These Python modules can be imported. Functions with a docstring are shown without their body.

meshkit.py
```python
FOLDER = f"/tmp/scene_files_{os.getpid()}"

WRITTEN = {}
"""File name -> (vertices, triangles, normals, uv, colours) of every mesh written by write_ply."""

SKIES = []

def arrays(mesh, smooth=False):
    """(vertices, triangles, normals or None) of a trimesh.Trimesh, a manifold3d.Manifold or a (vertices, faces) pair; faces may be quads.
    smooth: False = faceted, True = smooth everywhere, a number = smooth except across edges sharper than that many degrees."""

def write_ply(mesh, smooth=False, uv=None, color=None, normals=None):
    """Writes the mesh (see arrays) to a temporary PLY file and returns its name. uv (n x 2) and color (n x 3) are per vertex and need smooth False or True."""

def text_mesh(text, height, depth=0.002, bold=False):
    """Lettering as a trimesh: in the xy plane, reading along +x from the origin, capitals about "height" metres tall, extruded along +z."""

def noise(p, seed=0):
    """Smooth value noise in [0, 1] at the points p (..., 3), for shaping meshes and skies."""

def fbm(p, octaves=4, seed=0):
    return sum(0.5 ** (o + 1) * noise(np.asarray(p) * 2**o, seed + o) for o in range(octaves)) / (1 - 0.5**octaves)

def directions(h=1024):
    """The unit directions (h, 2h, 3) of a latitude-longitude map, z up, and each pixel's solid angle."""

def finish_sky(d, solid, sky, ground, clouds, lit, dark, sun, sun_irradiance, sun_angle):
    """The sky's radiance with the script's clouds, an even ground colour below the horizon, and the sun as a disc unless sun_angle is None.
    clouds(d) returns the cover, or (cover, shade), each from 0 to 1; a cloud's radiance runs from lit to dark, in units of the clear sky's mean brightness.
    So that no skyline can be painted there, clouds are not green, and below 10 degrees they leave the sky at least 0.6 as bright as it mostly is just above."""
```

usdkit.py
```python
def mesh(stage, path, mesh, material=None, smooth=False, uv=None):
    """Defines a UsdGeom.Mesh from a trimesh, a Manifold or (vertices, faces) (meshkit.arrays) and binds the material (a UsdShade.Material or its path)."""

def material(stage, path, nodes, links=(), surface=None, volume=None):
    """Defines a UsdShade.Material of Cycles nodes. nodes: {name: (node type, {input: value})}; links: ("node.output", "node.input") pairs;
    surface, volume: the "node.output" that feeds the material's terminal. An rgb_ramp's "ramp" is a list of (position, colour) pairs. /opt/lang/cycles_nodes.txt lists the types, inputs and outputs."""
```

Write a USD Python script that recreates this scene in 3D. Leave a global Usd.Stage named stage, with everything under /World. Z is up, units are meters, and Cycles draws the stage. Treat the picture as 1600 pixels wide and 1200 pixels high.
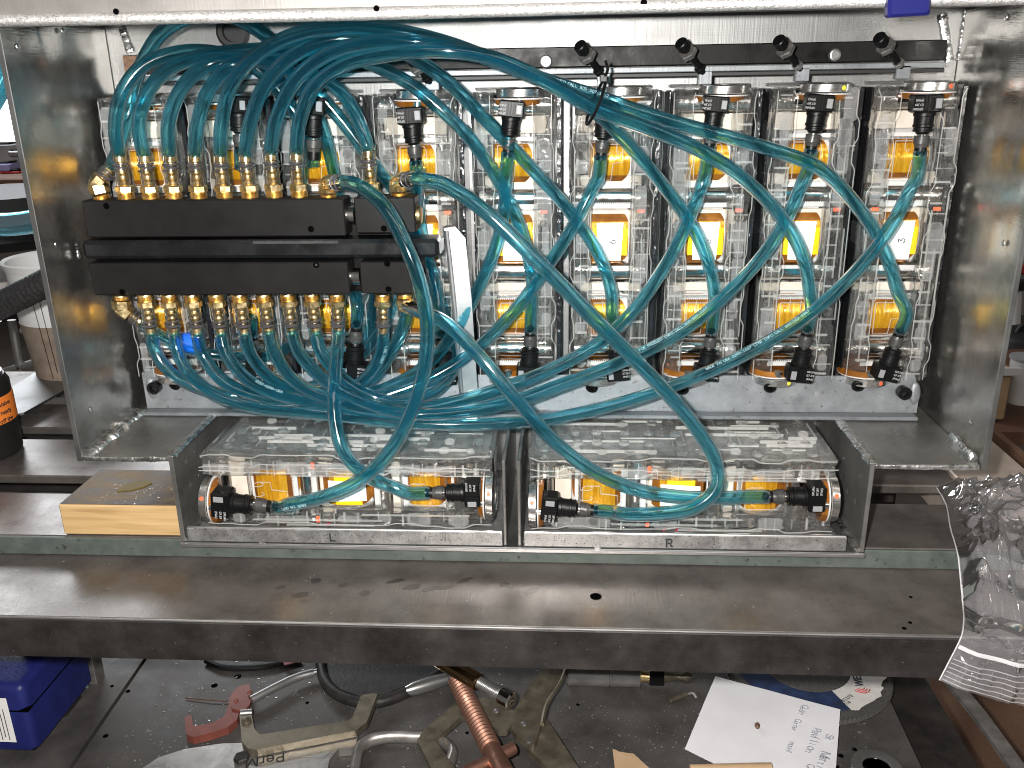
import math, random
import numpy as np, trimesh
import manifold3d as m3
from shapely.geometry import Polygon, LineString, Point
from shapely.ops import unary_union
import meshkit, usdkit
from pxr import Usd, UsdGeom, UsdLux, UsdShade, Gf, Sdf, Vt

rng = np.random.default_rng(7); random.seed(7)
stage = Usd.Stage.CreateInMemory()
UsdGeom.SetStageUpAxis(stage, 'Z'); UsdGeom.SetStageMetersPerUnit(stage, 1.0)
UsdGeom.Xform.Define(stage, '/World'); UsdGeom.Scope.Define(stage, '/World/Looks')

# ------------------------------------------------------------------ camera
F = 1386.88
R = np.array([[0.99805802, 0.00432258, -0.06214107], [0.06006707, -0.33098067, 0.94172381], [-0.01649682, -0.94362763, -0.33059756]])
C = np.array([0.0, -0.70, 0.40463])
EXPOSURE = 0.36
cam = UsdGeom.Camera.Define(stage, '/World/Camera')
cam.CreateHorizontalApertureAttr(36.0); cam.CreateVerticalApertureAttr(27.0)
cam.CreateFocalLengthAttr(36.0 * F / 1600); cam.CreateClippingRangeAttr(Gf.Vec2f(0.02, 100)); cam.CreateExposureAttr(EXPOSURE)
cam.CreateFStopAttr(0.0)
M4 = np.eye(4); M4[0, :3] = R[:, 0]; M4[1, :3] = -R[:, 1]; M4[2, :3] = -R[:, 2]; M4[3, :3] = C
cam.AddTransformOp().Set(Gf.Matrix4d(*M4.ravel().tolist()))


def P(px, py, Y=None, Z=None, X=None):
    """The point seen at a pixel of the 1600 x 1200 photograph that lies on the plane Y=, Z= or X= of the place."""
    r = R @ np.array([px - 800, py - 600, F])
    t = (Y - C[1]) / r[1] if Y is not None else ((Z - C[2]) / r[2] if Z is not None else (X - C[0]) / r[0])
    return C + t * r


# ------------------------------------------------------------------ lights
def rect(name, pos, target, w, h, col, inten):
    l = UsdLux.RectLight.Define(stage, '/World/' + name)
    l.CreateWidthAttr(w); l.CreateHeightAttr(h); l.CreateColorAttr(Gf.Vec3f(*col)); l.CreateIntensityAttr(inten)
    z = np.array(pos, float) - np.array(target, float); z /= np.linalg.norm(z)
    x = np.cross([0, 0, 1.0] if abs(z[2]) < .95 else [0, 1.0, 0], z); x /= np.linalg.norm(x); y = np.cross(z, x)
    m = np.eye(4); m[0, :3] = x; m[1, :3] = y; m[2, :3] = z; m[3, :3] = pos
    l.AddTransformOp().Set(Gf.Matrix4d(*m.ravel().tolist()))


FLASH = C + R @ np.array([-0.045, -0.022, 0.0])
fl = UsdLux.SphereLight.Define(stage, '/World/flash_lamp'); fl.CreateRadiusAttr(0.011); fl.CreateNormalizeAttr(True)
fl.CreateIntensityAttr(13.5); fl.CreateColorAttr(Gf.Vec3f(1.0, .97, .93)); fl.AddTranslateOp().Set(Gf.Vec3d(*FLASH.tolist()))
rect('ceiling_lamp_left', (-0.9, -0.2, 2.3), (-0.2, 0, 0.2), 1.6, 0.25, (1.0, .96, .9), 5.0)
rect('ceiling_lamp_right', (1.5, -1.2, 2.2), (0, 0, 0.2), 0.25, 1.4, (1.0, .9, .78), 3.2)
rect('window_lamp_left', (-2.05, 2.6, 1.6), (-0.4, 0, 0), 1.35, 0.95, (.92, .96, 1.0), 11.0)
rect('ceiling_lamp_rear', (0.5, -2.6, 1.9), (0, 0, 0.25), 2.4, 0.5, (1.0, .94, .87), 3.2)
dome = UsdLux.DomeLight.Define(stage, '/World/sky_dome')
dm = usdkit.material(stage, '/World/Looks/room_glow', {'b': ('background_shader', {'color': (.60, .57, .54), 'strength': .14})}, [], surface='b.background')
UsdShade.MaterialBindingAPI.Apply(dome.GetPrim()).Bind(dm)

# ------------------------------------------------------------------ materials
MATS = {}


def mat(name, nodes, links, surface='p.BSDF'):
    MATS[name] = usdkit.material(stage, '/World/Looks/' + name, nodes, links, surface=surface); return name


def pbr(name, c, rough=.5, metal=0., c2=None, scale=40., detail=4., rr=None, bump=0., bscale=None, stretch=(1, 1, 1), lo=.35, hi=.65, **kw):
    """A principled surface with noise in colour, roughness and relief."""
    n = {'g': ('geometry', {}), 'm': ('mapping', {'scale': stretch}), 'p': ('principled_bsdf', {'base_color': c, 'roughness': rough, 'metallic': metal, **kw})}
    l = [('g.position', 'm.vector')]
    if c2 is not None or rr is not None:
        n['n'] = ('noise_texture', {'scale': scale, 'detail': detail, 'roughness': .6}); l.append(('m.vector', 'n.vector'))
    if c2 is not None:
        n['r'] = ('rgb_ramp', {'ramp': [(lo, c), (hi, c2)]}); l += [('n.fac', 'r.fac'), ('r.color', 'p.base_color')]
    if rr is not None:
        n['rr'] = ('map_range', {'from_min': .35, 'from_max': .65, 'to_min': rr[0], 'to_max': rr[1], 'clamp': True}); l += [('n.fac', 'rr.value'), ('rr.result', 'p.roughness')]
    if bump:
        n['bn'] = ('noise_texture', {'scale': bscale or scale * 3, 'detail': 3., 'roughness': .55}); n['b'] = ('bump', {'strength': 1.0, 'distance': bump})
        l += [('m.vector', 'bn.vector'), ('bn.fac', 'b.height'), ('b.normal', 'p.normal')]
    return mat(name, n, l)


def scratched(name, c, c2, rough=(.16, .38), metal=1., wave=.0012, wscale=9., speck=None, blot=14., scr=.00012):
    """Sheet metal: blotches, long waves in the surface that bend its reflections, fine scratches and flecks of dirt."""
    n = {'g': ('geometry', {}), 'm1': ('mapping', {'scale': (3, 60, 900), 'rotation': (.5, .3, .6)}), 'm2': ('mapping', {'scale': (700, 40, 5), 'rotation': (.2, .9, .4)}),
         'n': ('noise_texture', {'scale': blot, 'detail': 5., 'roughness': .62}), 's1': ('noise_texture', {'scale': 1., 'detail': 2.}), 's2': ('noise_texture', {'scale': 1., 'detail': 2.}),
         'w': ('noise_texture', {'scale': wscale, 'detail': 2.}), 'r': ('rgb_ramp', {'ramp': [(.3, c), (.7, c2)]}),
         'rr': ('map_range', {'from_min': .3, 'from_max': .7, 'to_min': rough[0], 'to_max': rough[1], 'clamp': True}),
         'a': ('math', {'math_type': 'add'}), 'b1': ('bump', {'strength': 1., 'distance': scr}), 'b2': ('bump', {'strength': 1., 'distance': wave * 4}),
         'p': ('principled_bsdf', {'metallic': metal})}
    l = [('g.position', 'n.vector'), ('g.position', 'm1.vector'), ('g.position', 'm2.vector'), ('g.position', 'w.vector'), ('m1.vector', 's1.vector'), ('m2.vector', 's2.vector'),
         ('s1.fac', 'a.value1'), ('s2.fac', 'a.value2'), ('a.value', 'b1.height'), ('w.fac', 'b2.height'), ('b2.normal', 'b1.normal'), ('b1.normal', 'p.normal'),
         ('n.fac', 'r.fac'), ('n.fac', 'rr.value'), ('rr.result', 'p.roughness')]
    if speck:
        n['v'] = ('noise_texture', {'scale': speck[0], 'detail': 3., 'roughness': .7}); n['vr'] = ('rgb_ramp', {'ramp': [(speck[1], (0, 0, 0)), (speck[1] + .05, (1, 1, 1))]})
        n['mx'] = ('mix_color', {'b': speck[2]}); l += [('g.position', 'v.vector'), ('v.fac', 'vr.fac'), ('vr.color', 'mx.fac'), ('r.color', 'mx.a'), ('mx.result', 'p.base_color')]
    else:
        l.append(('r.color', 'p.base_color'))
    return mat(name, n, l)


scratched('polished_aluminium', (.36, .35, .33), (.52, .505, .48), rough=(.14, .34), metal=.95, wave=.00035, wscale=16.)
scratched('mill_aluminium', (.19, .19, .19), (.27, .27, .265), rough=(.42, .6), wave=.00012, wscale=25.)
scratched('satin_aluminium', (.20, .196, .186), (.34, .333, .318), rough=(.24, .42), metal=.78, wave=.0003, wscale=14., scr=.0003)
scratched('lip_aluminium', (.29, .275, .262), (.38, .362, .346), rough=(.4, .6), metal=.6, wave=.00008, wscale=25.)
scratched('bright_aluminium', (.42, .425, .43), (.52, .525, .53), rough=(.34, .5), wave=.00003, wscale=60., scr=.00005)
scratched('galvanised_steel', (.16, .170, .182), (.25, .263, .277), rough=(.42, .6), metal=.5, wave=.00006, wscale=60., speck=(240., .62, (.10, .10, .10)), blot=45.)
scratched('tray_steel', (.28, .275, .27), (.50, .495, .49), rough=(.3, .5), metal=.8, wave=.00008, wscale=60., speck=(620., .60, (.07, .07, .07)), blot=60.)
scratched('bench_steel', (.084, .073, .066), (.168, .150, .139), rough=(.25, .45), metal=.5, wave=.00008, wscale=18., speck=(420., .70, (.45, .43, .40)), blot=22.)
scratched('shelf_steel', (.05, .046, .044), (.105, .097, .092), rough=(.45, .7), metal=.3, wave=.00008, wscale=20., speck=(160., .66, (.02, .018, .018)), blot=16.)
scratched('green_paint', (.052, .066, .058), (.085, .10, .091), rough=(.45, .6), metal=0., wave=.00006, wscale=50., speck=(170., .63, (.03, .03, .03)), blot=60.)
scratched('dark_steel_face', (.018, .016, .0155), (.05, .044, .041), rough=(.4, .6), metal=.45, wave=.00006, wscale=40., speck=(380., .7, (.3, .28, .26)), blot=25.)
pbr('weld_metal', (.62, .62, .61), .3, 1., c2=(.8, .8, .79), scale=120, rr=(.2, .42), bump=.0004, bscale=700)
pbr('anodised_black', (.0085, .0078, .0078), .5, .0, c2=(.0105, .0098, .0098), scale=30, rr=(.42, .55), specular_ior_level=.16, bump=.00002, bscale=2500)
pbr('gloss_black', (.008, .008, .009), .22, .0, rr=(.14, .36), scale=40, coat_weight=.3)
pbr('bar_black_steel', (.004, .004, .004), .45, .0, specular_ior_level=.13, c2=(.010, .0097, .0094), scale=50, rr=(.34, .52), bump=.0001, bscale=300)
pbr('black_plastic', (.0035, .0035, .0038), .40, bump=.00002, bscale=900, specular_ior_level=.24)
pbr('black_rubber', (.010, .010, .010), .55)
pbr('crinkled_black_wrap', (.012, .012, .014), .2, bump=.0022, bscale=120, coat_weight=.5)
pbr('dark_hole', (.002, .002, .002), .9, specular_ior_level=0.)
pbr('grey_button', (.22, .22, .23), .45)
pbr('brass', (.86, .63, .30), .3, 1., c2=(.92, .74, .42), scale=160, rr=(.24, .40), bump=.00003, bscale=600)
pbr('chrome', (.72, .70, .67), .12, 1., rr=(.08, .22), scale=60, bump=.0002, bscale=70)
pbr('brushed_ring', (.80, .78, .76), .34, 1., rr=(.18, .34), scale=300, stretch=(1, 1, 30))
pbr('kapton', (.58, .25, .010), .22, .45, c2=(.74, .40, .024), scale=26, stretch=(9, 1, 1), rr=(.12, .3), bump=.0006, bscale=70, coat_weight=.7)
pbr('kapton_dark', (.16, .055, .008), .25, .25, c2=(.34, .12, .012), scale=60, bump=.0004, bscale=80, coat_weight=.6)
pbr('kapton_yellow', (.95, .55, .01), .3, .1, coat_weight=.5)
pbr('white_paper', (.80, .79, .77), .8)
pbr('gasket_white', (.50, .49, .475), .6)
pbr('beige_board', (.50, .44, .37), .6, c2=(.60, .54, .46), scale=90)
pbr('label_ink', (.02, .02, .02), .6)
pbr('orange_paint', (.80, .13, .05), .5)
pbr('yellow_paint', (.75, .72, .05), .5)
pbr('red_marker', (.45, .02, .05), .5)
pbr('tube_print', (.30, .50, .54), .5)
pbr('tube_print_dark', (.02, .06, .08), .5)
pbr('clear_vinyl_clamp', (.055, .052, .056), .25, coat_weight=.6)
pbr('connector_print', (.42, .42, .42), .5)
pbr('zinc_yellow', (.72, .60, .32), .25, 1., c2=(.6, .66, .45), scale=200)
pbr('copper_plate', (.36, .19, .135), .45, .85, c2=(.22, .115, .085), scale=60, rr=(.38, .58))
pbr('red_oxide', (.14, .038, .028), .5, c2=(.20, .058, .042), scale=50)
pbr('khaki_steel', (.15, .13, .095), .42, .7, c2=(.23, .20, .15), scale=60, rr=(.35, .5))
pbr('grey_steel', (.34, .32, .30), .38, .8, c2=(.46, .44, .42), scale=50, rr=(.3, .48))
pbr('cast_dark', (.016, .0145, .014), .5, .0, specular_ior_level=.3, c2=(.028, .025, .024), scale=80, bump=.0003, bscale=300)
pbr('blue_plastic', (.009, .013, .10), .45, c2=(.013, .019, .135), scale=40, bump=.0003, bscale=400)
pbr('navy_plastic', (.01, .012, .11), .32)
pbr('bright_blue', (.02, .12, .62), .35)
pbr('note_paper', (.70, .69, .71), .8, c2=(.76, .75, .77), scale=18)
pbr('pen_ink', (.05, .05, .09), .6)
pbr('faint_ink', (.33, .33, .38), .6)
pbr('cardboard', (.42, .28, .16), .8, c2=(.48, .33, .20), scale=60)
pbr('disc_abrasive', (.045, .042, .04), .85, c2=(.085, .08, .075), scale=500, bump=.0006, bscale=900)
pbr('disc_fibre', (.012, .022, .06), .6, c2=(.02, .04, .11), scale=80)
pbr('disc_label', (.55, .53, .50), .7, c2=(.62, .60, .57), scale=70)
pbr('shavings', (.50, .49, .48), .35, .6)
pbr('floor_concrete', (.075, .06, .05), .6, c2=(.12, .10, .085), scale=6, rr=(.45, .8))
pbr('shop_wall', (.32, .29, .26), .8, c2=(.38, .35, .32), scale=3)
pbr('bucket_white', (.66, .66, .66), .4, transmission_weight=.0)
pbr('bucket_brown', (.20, .155, .12), .5, c2=(.27, .215, .17), scale=60)
pbr('can_black', (.012, .012, .012), .35)
pbr('label_orange', (.78, .21, .03), .5)
pbr('cushion_black', (.012, .012, .013), .6)
pbr('bench_wood_brown', (.14, .07, .045), .5)
pbr('equipment_grey', (.32, .32, .34), .5)
pbr('lilac_box', (.30, .30, .55), .5)
pbr('red_item', (.5, .03, .03), .5)
pbr('brass_dark', (.30, .20, .10), .25, 1.)
pbr('torch_grey', (.085, .08, .078), .45, c2=(.13, .125, .12), scale=60)
pbr('rusty', (.10, .05, .03), .7, c2=(.20, .11, .065), scale=400)
pbr('nut_steel', (.06, .058, .055), .5, .3, c2=(.12, .115, .11), scale=300)
pbr('foil_silver', (.78, .77, .75), .3, .75, c2=(.05, .05, .05), scale=52, rr=(.14, .42), bump=.003, bscale=60, stretch=(1.8, 1, .5), lo=.44, hi=.60)
pbr('oily_steel', (.055, .048, .044), .3, .5, c2=(.085, .074, .068), scale=60)
pbr('ground_weld', (.50, .49, .48), .42, .7, c2=(.74, .73, .72), scale=500, rr=(.3, .55), bump=.0009, bscale=900)
pbr('hose_black', (.016, .016, .017), .42, bump=.0012, bscale=160, c2=(.035, .035, .036), scale=300)
pbr('sheet_bright', (.46, .455, .45), .35, .9, rr=(.28, .42), scale=12)
pbr('plate_tan', (.42, .34, .28), .5, .5, c2=(.50, .42, .36), scale=20, rr=(.4, .6))

# wood with grain along x; scorched and oily on top by its own noise
mat('pine_wood', {'g': ('geometry', {}), 'm': ('mapping', {'scale': (3, 60, 60)}), 'n': ('noise_texture', {'scale': 3., 'detail': 5., 'distortion': .6}), 'r': ('rgb_ramp', {'ramp': [(.3, (.34, .21, .09)), (.5, (.47, .31, .14)), (.7, (.54, .37, .185))]}),
    'b': ('bump', {'strength': .5, 'distance': .0008}), 'p': ('principled_bsdf', {'roughness': .6})},
    [('g.position', 'm.vector'), ('m.vector', 'n.vector'), ('n.fac', 'r.fac'), ('r.color', 'p.base_color'), ('n.fac', 'b.height'), ('b.normal', 'p.normal')])
pbr('charred_wood', (.055, .045, .04), .6, c2=(.20, .14, .08), scale=24, rr=(.5, .7), specular_ior_level=.3, stretch=(1, 3, 1), bump=.0004, bscale=400)
mat('oil_drop', {'p': ('principled_bsdf', {'base_color': (.13, .092, .014), 'roughness': .5, 'specular_ior_level': .06})}, [])
emit = mat('daylight_outside', {'e': ('emission', {'color': (1., .98, .97), 'strength': 2.2})}, [], surface='e.emission')

# clear plastics: refracting body, part of the light passes straight on
mat('clear_plastic', {'g': ('geometry', {}), 'n': ('noise_texture', {'scale': 160., 'detail': 2.}), 'b': ('bump', {'strength': 1., 'distance': .0009}), 'gl': ('principled_bsdf', {'base_color': (.97, .97, .96), 'roughness': .03, 'ior': 1.46, 'transmission_weight': 1.}),
    't': ('transparent_bsdf', {'color': (.97, .97, .96)}), 'x': ('mix_closure', {'fac': .72}), 'd': ('diffuse_bsdf', {'color': (.80, .79, .78)}), 'y': ('mix_closure', {'fac': .03})},
    [('g.position', 'n.vector'), ('n.fac', 'b.height'), ('b.normal', 'gl.normal'), ('t.BSDF', 'x.closure1'), ('gl.BSDF', 'x.closure2'), ('x.closure', 'y.closure1'), ('d.BSDF', 'y.closure2')], surface='y.closure')
mat('milky_plastic', {'g': ('geometry', {}), 'n': ('noise_texture', {'scale': 110., 'detail': 3.}), 'b': ('bump', {'strength': 1., 'distance': .0012}), 't': ('transparent_bsdf', {'color': (.95, .95, .95)}), 'd': ('principled_bsdf', {'base_color': (.80, .80, .80), 'roughness': .15, 'coat_weight': 1.}), 'x': ('mix_closure', {'fac': .09})}, [('g.position', 'n.vector'), ('n.fac', 'b.height'), ('b.normal', 'd.normal'), ('t.BSDF', 'x.closure1'), ('d.BSDF', 'x.closure2')], surface='x.closure')
mat('frosted_edge', {'t': ('transparent_bsdf', {'color': (.95, .95, .94)}), 'd': ('principled_bsdf', {'base_color': (.85, .84, .82), 'roughness': .18, 'coat_weight': 1.}), 'x': ('mix_closure', {'fac': .19})}, [('t.BSDF', 'x.closure1'), ('d.BSDF', 'x.closure2')], surface='x.closure')
mat('clear_sheet', {'g': ('geometry', {}), 'n': ('noise_texture', {'scale': 70., 'detail': 3.}), 'b': ('bump', {'strength': 1., 'distance': .002}), 'gl': ('glossy_bsdf', {'color': (1, 1, 1), 'roughness': .06}),
    't': ('transparent_bsdf', {'color': (.95, .95, .94)}), 'f': ('fresnel', {'IOR': 1.55}), 'x': ('mix_closure', {})},
    [('g.position', 'n.vector'), ('n.fac', 'b.height'), ('b.normal', 'gl.normal'), ('b.normal', 'f.normal'), ('f.fac', 'x.fac'), ('t.BSDF', 'x.closure1'), ('gl.BSDF', 'x.closure2')], surface='x.closure') if False else None
mat('vinyl_sleeve', {'gl': ('glossy_bsdf', {'color': (1, 1, 1), 'roughness': .05}), 't': ('transparent_bsdf', {'color': (.93, .93, .93)}), 'f': ('fresnel', {'IOR': 1.5}), 'x': ('mix_closure', {})},
    [('f.fac', 'x.fac'), ('t.BSDF', 'x.closure1'), ('gl.BSDF', 'x.closure2')], surface='x.closure')
mat('bag_film', {'g': ('geometry', {}), 'n': ('noise_texture', {'scale': 30., 'detail': 2., 'distortion': .6}), 'b': ('bump', {'strength': .25, 'distance': .002}), 'gl': ('glossy_bsdf', {'color': (1, 1, 1), 'roughness': .06}),
    'd': ('diffuse_bsdf', {'color': (.78, .76, .78)}), 't': ('transparent_bsdf', {'color': (.95, .945, .955)}), 'f': ('fresnel', {'IOR': 1.3}), 'h': ('math', {'math_type': 'multiply', 'value2': .8}), 'y': ('mix_closure', {'fac': .06}), 'x': ('mix_closure', {})},
    [('g.position', 'n.vector'), ('n.fac', 'b.height'), ('b.normal', 'gl.normal'), ('b.normal', 'f.normal'), ('f.fac', 'h.value1'), ('h.value', 'x.fac'), ('t.BSDF', 'y.closure1'), ('d.BSDF', 'y.closure2'), ('y.closure', 'x.closure1'), ('gl.BSDF', 'x.closure2')], surface='x.closure')
mat('bag_zip', {'d': ('diffuse_bsdf', {'color': (.8, .79, .8)}), 't': ('transparent_bsdf', {'color': (.95, .95, .95)}), 'x': ('mix_closure', {'fac': .42})}, [('t.BSDF', 'x.closure1'), ('d.BSDF', 'x.closure2')], surface='x.closure')
mat('bag_line', {'d': ('diffuse_bsdf', {'color': (.7, .69, .7)}), 't': ('transparent_bsdf', {'color': (.95, .95, .95)}), 'x': ('mix_closure', {'fac': .22})}, [('t.BSDF', 'x.closure1'), ('d.BSDF', 'x.closure2')], surface='x.closure')
# coolant seen through clear vinyl: teal in the middle, the thick clear wall at the rim
mat('teal_tubing', {'lw': ('layer_weight', {'blend': .28}), 'r': ('rgb_ramp', {'ramp': [(.0, (.28, .78, .91)), (.56, (.37, .83, .93)), (.85, (.92, .98, .99))]}), 'gl': ('principled_bsdf', {'roughness': .03, 'ior': 1.40, 'transmission_weight': 1., 'coat_weight': 1., 'coat_roughness': .08}),
    't': ('transparent_bsdf', {'color': (.36, .82, .93)}), 'x': ('mix_closure', {'fac': .70}), 'tr': ('translucent_bsdf', {'color': (.05, .58, .76)}), 'y': ('mix_closure', {'fac': .15})},
    [('lw.facing', 'r.fac'), ('r.color', 'gl.base_color'), ('t.BSDF', 'x.closure1'), ('gl.BSDF', 'x.closure2'), ('x.closure', 'y.closure1'), ('tr.BSDF', 'y.closure2')], surface='y.closure')

# ------------------------------------------------------------------ naming and defining
USED = {}


def numbered(path):
    k = USED.get(path, 0); USED[path] = k + 1
    return path if k == 0 else f'{path}_{k:03d}'


def meta(prim, label=None, cat=None, group=None, kind=None):
    for k, v in (('label', label), ('category', cat), ('group', group), ('kind', kind)):
        if v: prim.SetCustomDataByKey(k, v)
    return prim


def thing(name, label, cat, base=(0, 0, 0), rot=None, group=None):
    x = UsdGeom.Xform.Define(stage, numbered('/World/' + name))
    m = np.eye(4); m[3, :3] = base
    if rot is not None: m[:3, :3] = np.asarray(rot)            # rows: the local axes
    x.AddTransformOp().Set(Gf.Matrix4d(*m.ravel().tolist()))
    p = meta(x.GetPrim(), label, cat, group); BASE[str(p.GetPath())] = (np.asarray(base, float), None if rot is None else np.asarray(rot, float))
    return p


BASE = {}


def joined(ms):
    if not isinstance(ms, (list, tuple)): return ms
    return trimesh.util.concatenate([tm(x) for x in ms])


def tm(x):
    if hasattr(x, 'to_mesh'):
        q = x.to_mesh(); return trimesh.Trimesh(np.array(q.vert_properties)[:, :3], np.array(q.tri_verts), process=False)
    return x


def part(parent, name, ms, m, smooth=35, label=None, kind=None, world=True):
    """One mesh under its thing; given in the place's coordinates (world) or the thing's own."""
    path = numbered(f'{parent.GetPath()}/{name}')
    g = joined(ms).copy() if not isinstance(ms, tuple) else ms
    top = '/'.join(path.split('/')[:3])
    if world and top in BASE:
        b, r = BASE[top]; v = np.array(g.vertices) - b
        if r is not None: v = v @ np.linalg.inv(r)
        g = trimesh.Trimesh(v, g.faces, process=False)
    p = usdkit.mesh(stage, path, g, MATS[m], smooth=smooth).GetPrim()
    return meta(p, label, None, None, kind)


def solo(name, ms, m, label=None, cat=None, group=None, kind=None, smooth=35):
    return meta(usdkit.mesh(stage, numbered('/World/' + name), joined(ms), MATS[m], smooth=smooth).GetPrim(), label, cat, group, kind)


def instance(src, label, M, group=None, name=None):
    n = name or src.GetName().split('_00')[0]
    x = UsdGeom.Xform.Define(stage, numbered('/World/' + n)); p = x.GetPrim()
    p.GetReferences().AddInternalReference(src.GetPath())
    p.GetAttribute('xformOp:transform').Set(Gf.Matrix4d(*np.asarray(M).ravel().tolist())); p.SetInstanceable(True)
    return meta(p, label, src.GetCustomDataByKey('category'), group or src.GetCustomDataByKey('group'))


# ------------------------------------------------------------------ shapes
def box(x0, x1, y0, y1, z0, z1, c=.0006):
    """A box with chamfered edges."""
    s = np.array([x1 - x0, y1 - y0, z1 - z0]); c = min(c, s.min() * .3); o = np.array([x0, y0, z0]); pts = []
    for i in np.ndindex(2, 2, 2):
        k = np.array(i)
        for a in range(3):
            d = np.where(k == 0, c, -c).astype(float); d[a] = 0; pts.append(o + k * s + d)
    return trimesh.convex.convex_hull(np.array(pts))


def frame(d):
    d = np.asarray(d, float); d = d / np.linalg.norm(d)
    a = np.cross(d, [0, 0, 1.0] if abs(d[2]) < .9 else [0, 1.0, 0]); a /= np.linalg.norm(a)
    return a, np.cross(d, a), d


def xf(m, origin, ax, ay, az):
    m = tm(m).copy(); v = np.array(m.vertices)
    return trimesh.Trimesh(np.asarray(origin) + v[:, :1] * ax + v[:, 1:2] * ay + v[:, 2:3] * az, m.faces, process=False)


def lathe(prof, p, d, n=20, square=None):
    """prof: (radius, distance along d) pairs, closed by caps."""
    prof = np.array(prof, float); a = np.arange(n) * 2 * math.pi / n + (math.pi / n)
    v = np.array([[r * math.cos(t), r * math.sin(t), h] for r, h in prof for t in a]); k = len(prof); f = []
    for i in range(k - 1):
        for j in range(n):
            q = (j + 1) % n; f += [[i * n + j, i * n + q, (i + 1) * n + q], [i * n + j, (i + 1) * n + q, (i + 1) * n + j]]
    v = np.vstack([v, [[0, 0, prof[0, 1]], [0, 0, prof[-1, 1]]]])
    for j in range(n):
        q = (j + 1) % n; f += [[k * n, q, j], [k * n + 1, (k - 1) * n + j, (k - 1) * n + q]]
    x, y, z = frame(d)
    return xf(trimesh.Trimesh(v, np.array(f), process=False), p, x, y, z)


def cyl(p0, p1, r0, r1=None, n=16, ch=0.0):
    p0, p1 = np.asarray(p0, float), np.asarray(p1, float); L = np.linalg.norm(p1 - p0); r1 = r0 if r1 is None else r1
    pr = [(r0 - ch, 0), (r0, ch), (r1, L - ch), (r1 - ch, L)] if ch else [(r0, 0), (r1, L)]
    return lathe(pr, p0, p1 - p0, n)


def spline(pts, n=24):
    """Centripetal Catmull-Rom through the points, evenly resampled."""
    p = np.asarray(pts, float)
    if len(p) == 2: return np.linspace(p[0], p[1], n)
    p = np.vstack([2 * p[0] - p[1], p, 2 * p[-1] - p[-2]]); out = []
    for i in range(1, len(p) - 2):
        t = [0]
        for a, b in ((p[i - 1], p[i]), (p[i], p[i + 1]), (p[i + 1], p[i + 2])): t.append(t[-1] + max(np.linalg.norm(b - a), 1e-9) ** .5)
        for u in np.linspace(t[1], t[2], 12, endpoint=False):
            A = [(t[k + 1] - u) / (t[k + 1] - t[k]) * p[i - 1 + k] + (u - t[k]) / (t[k + 1] - t[k]) * p[i + k] for k in range(3)]
            B = [(t[k + 2] - u) / (t[k + 2] - t[k]) * A[k] + (u - t[k]) / (t[k + 2] - t[k]) * A[k + 1] for k in range(2)]
            out.append((t[2] - u) / (t[2] - t[1]) * B[0] + (u - t[1]) / (t[2] - t[1]) * B[1])
    out.append(p[-2]); out = np.array(out)
    s = np.r_[0, np.cumsum(np.linalg.norm(np.diff(out, axis=0), axis=1))]; w = np.linspace(0, s[-1], n)
    return np.stack([np.interp(w, s, out[:, k]) for k in range(3)], 1)


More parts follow.
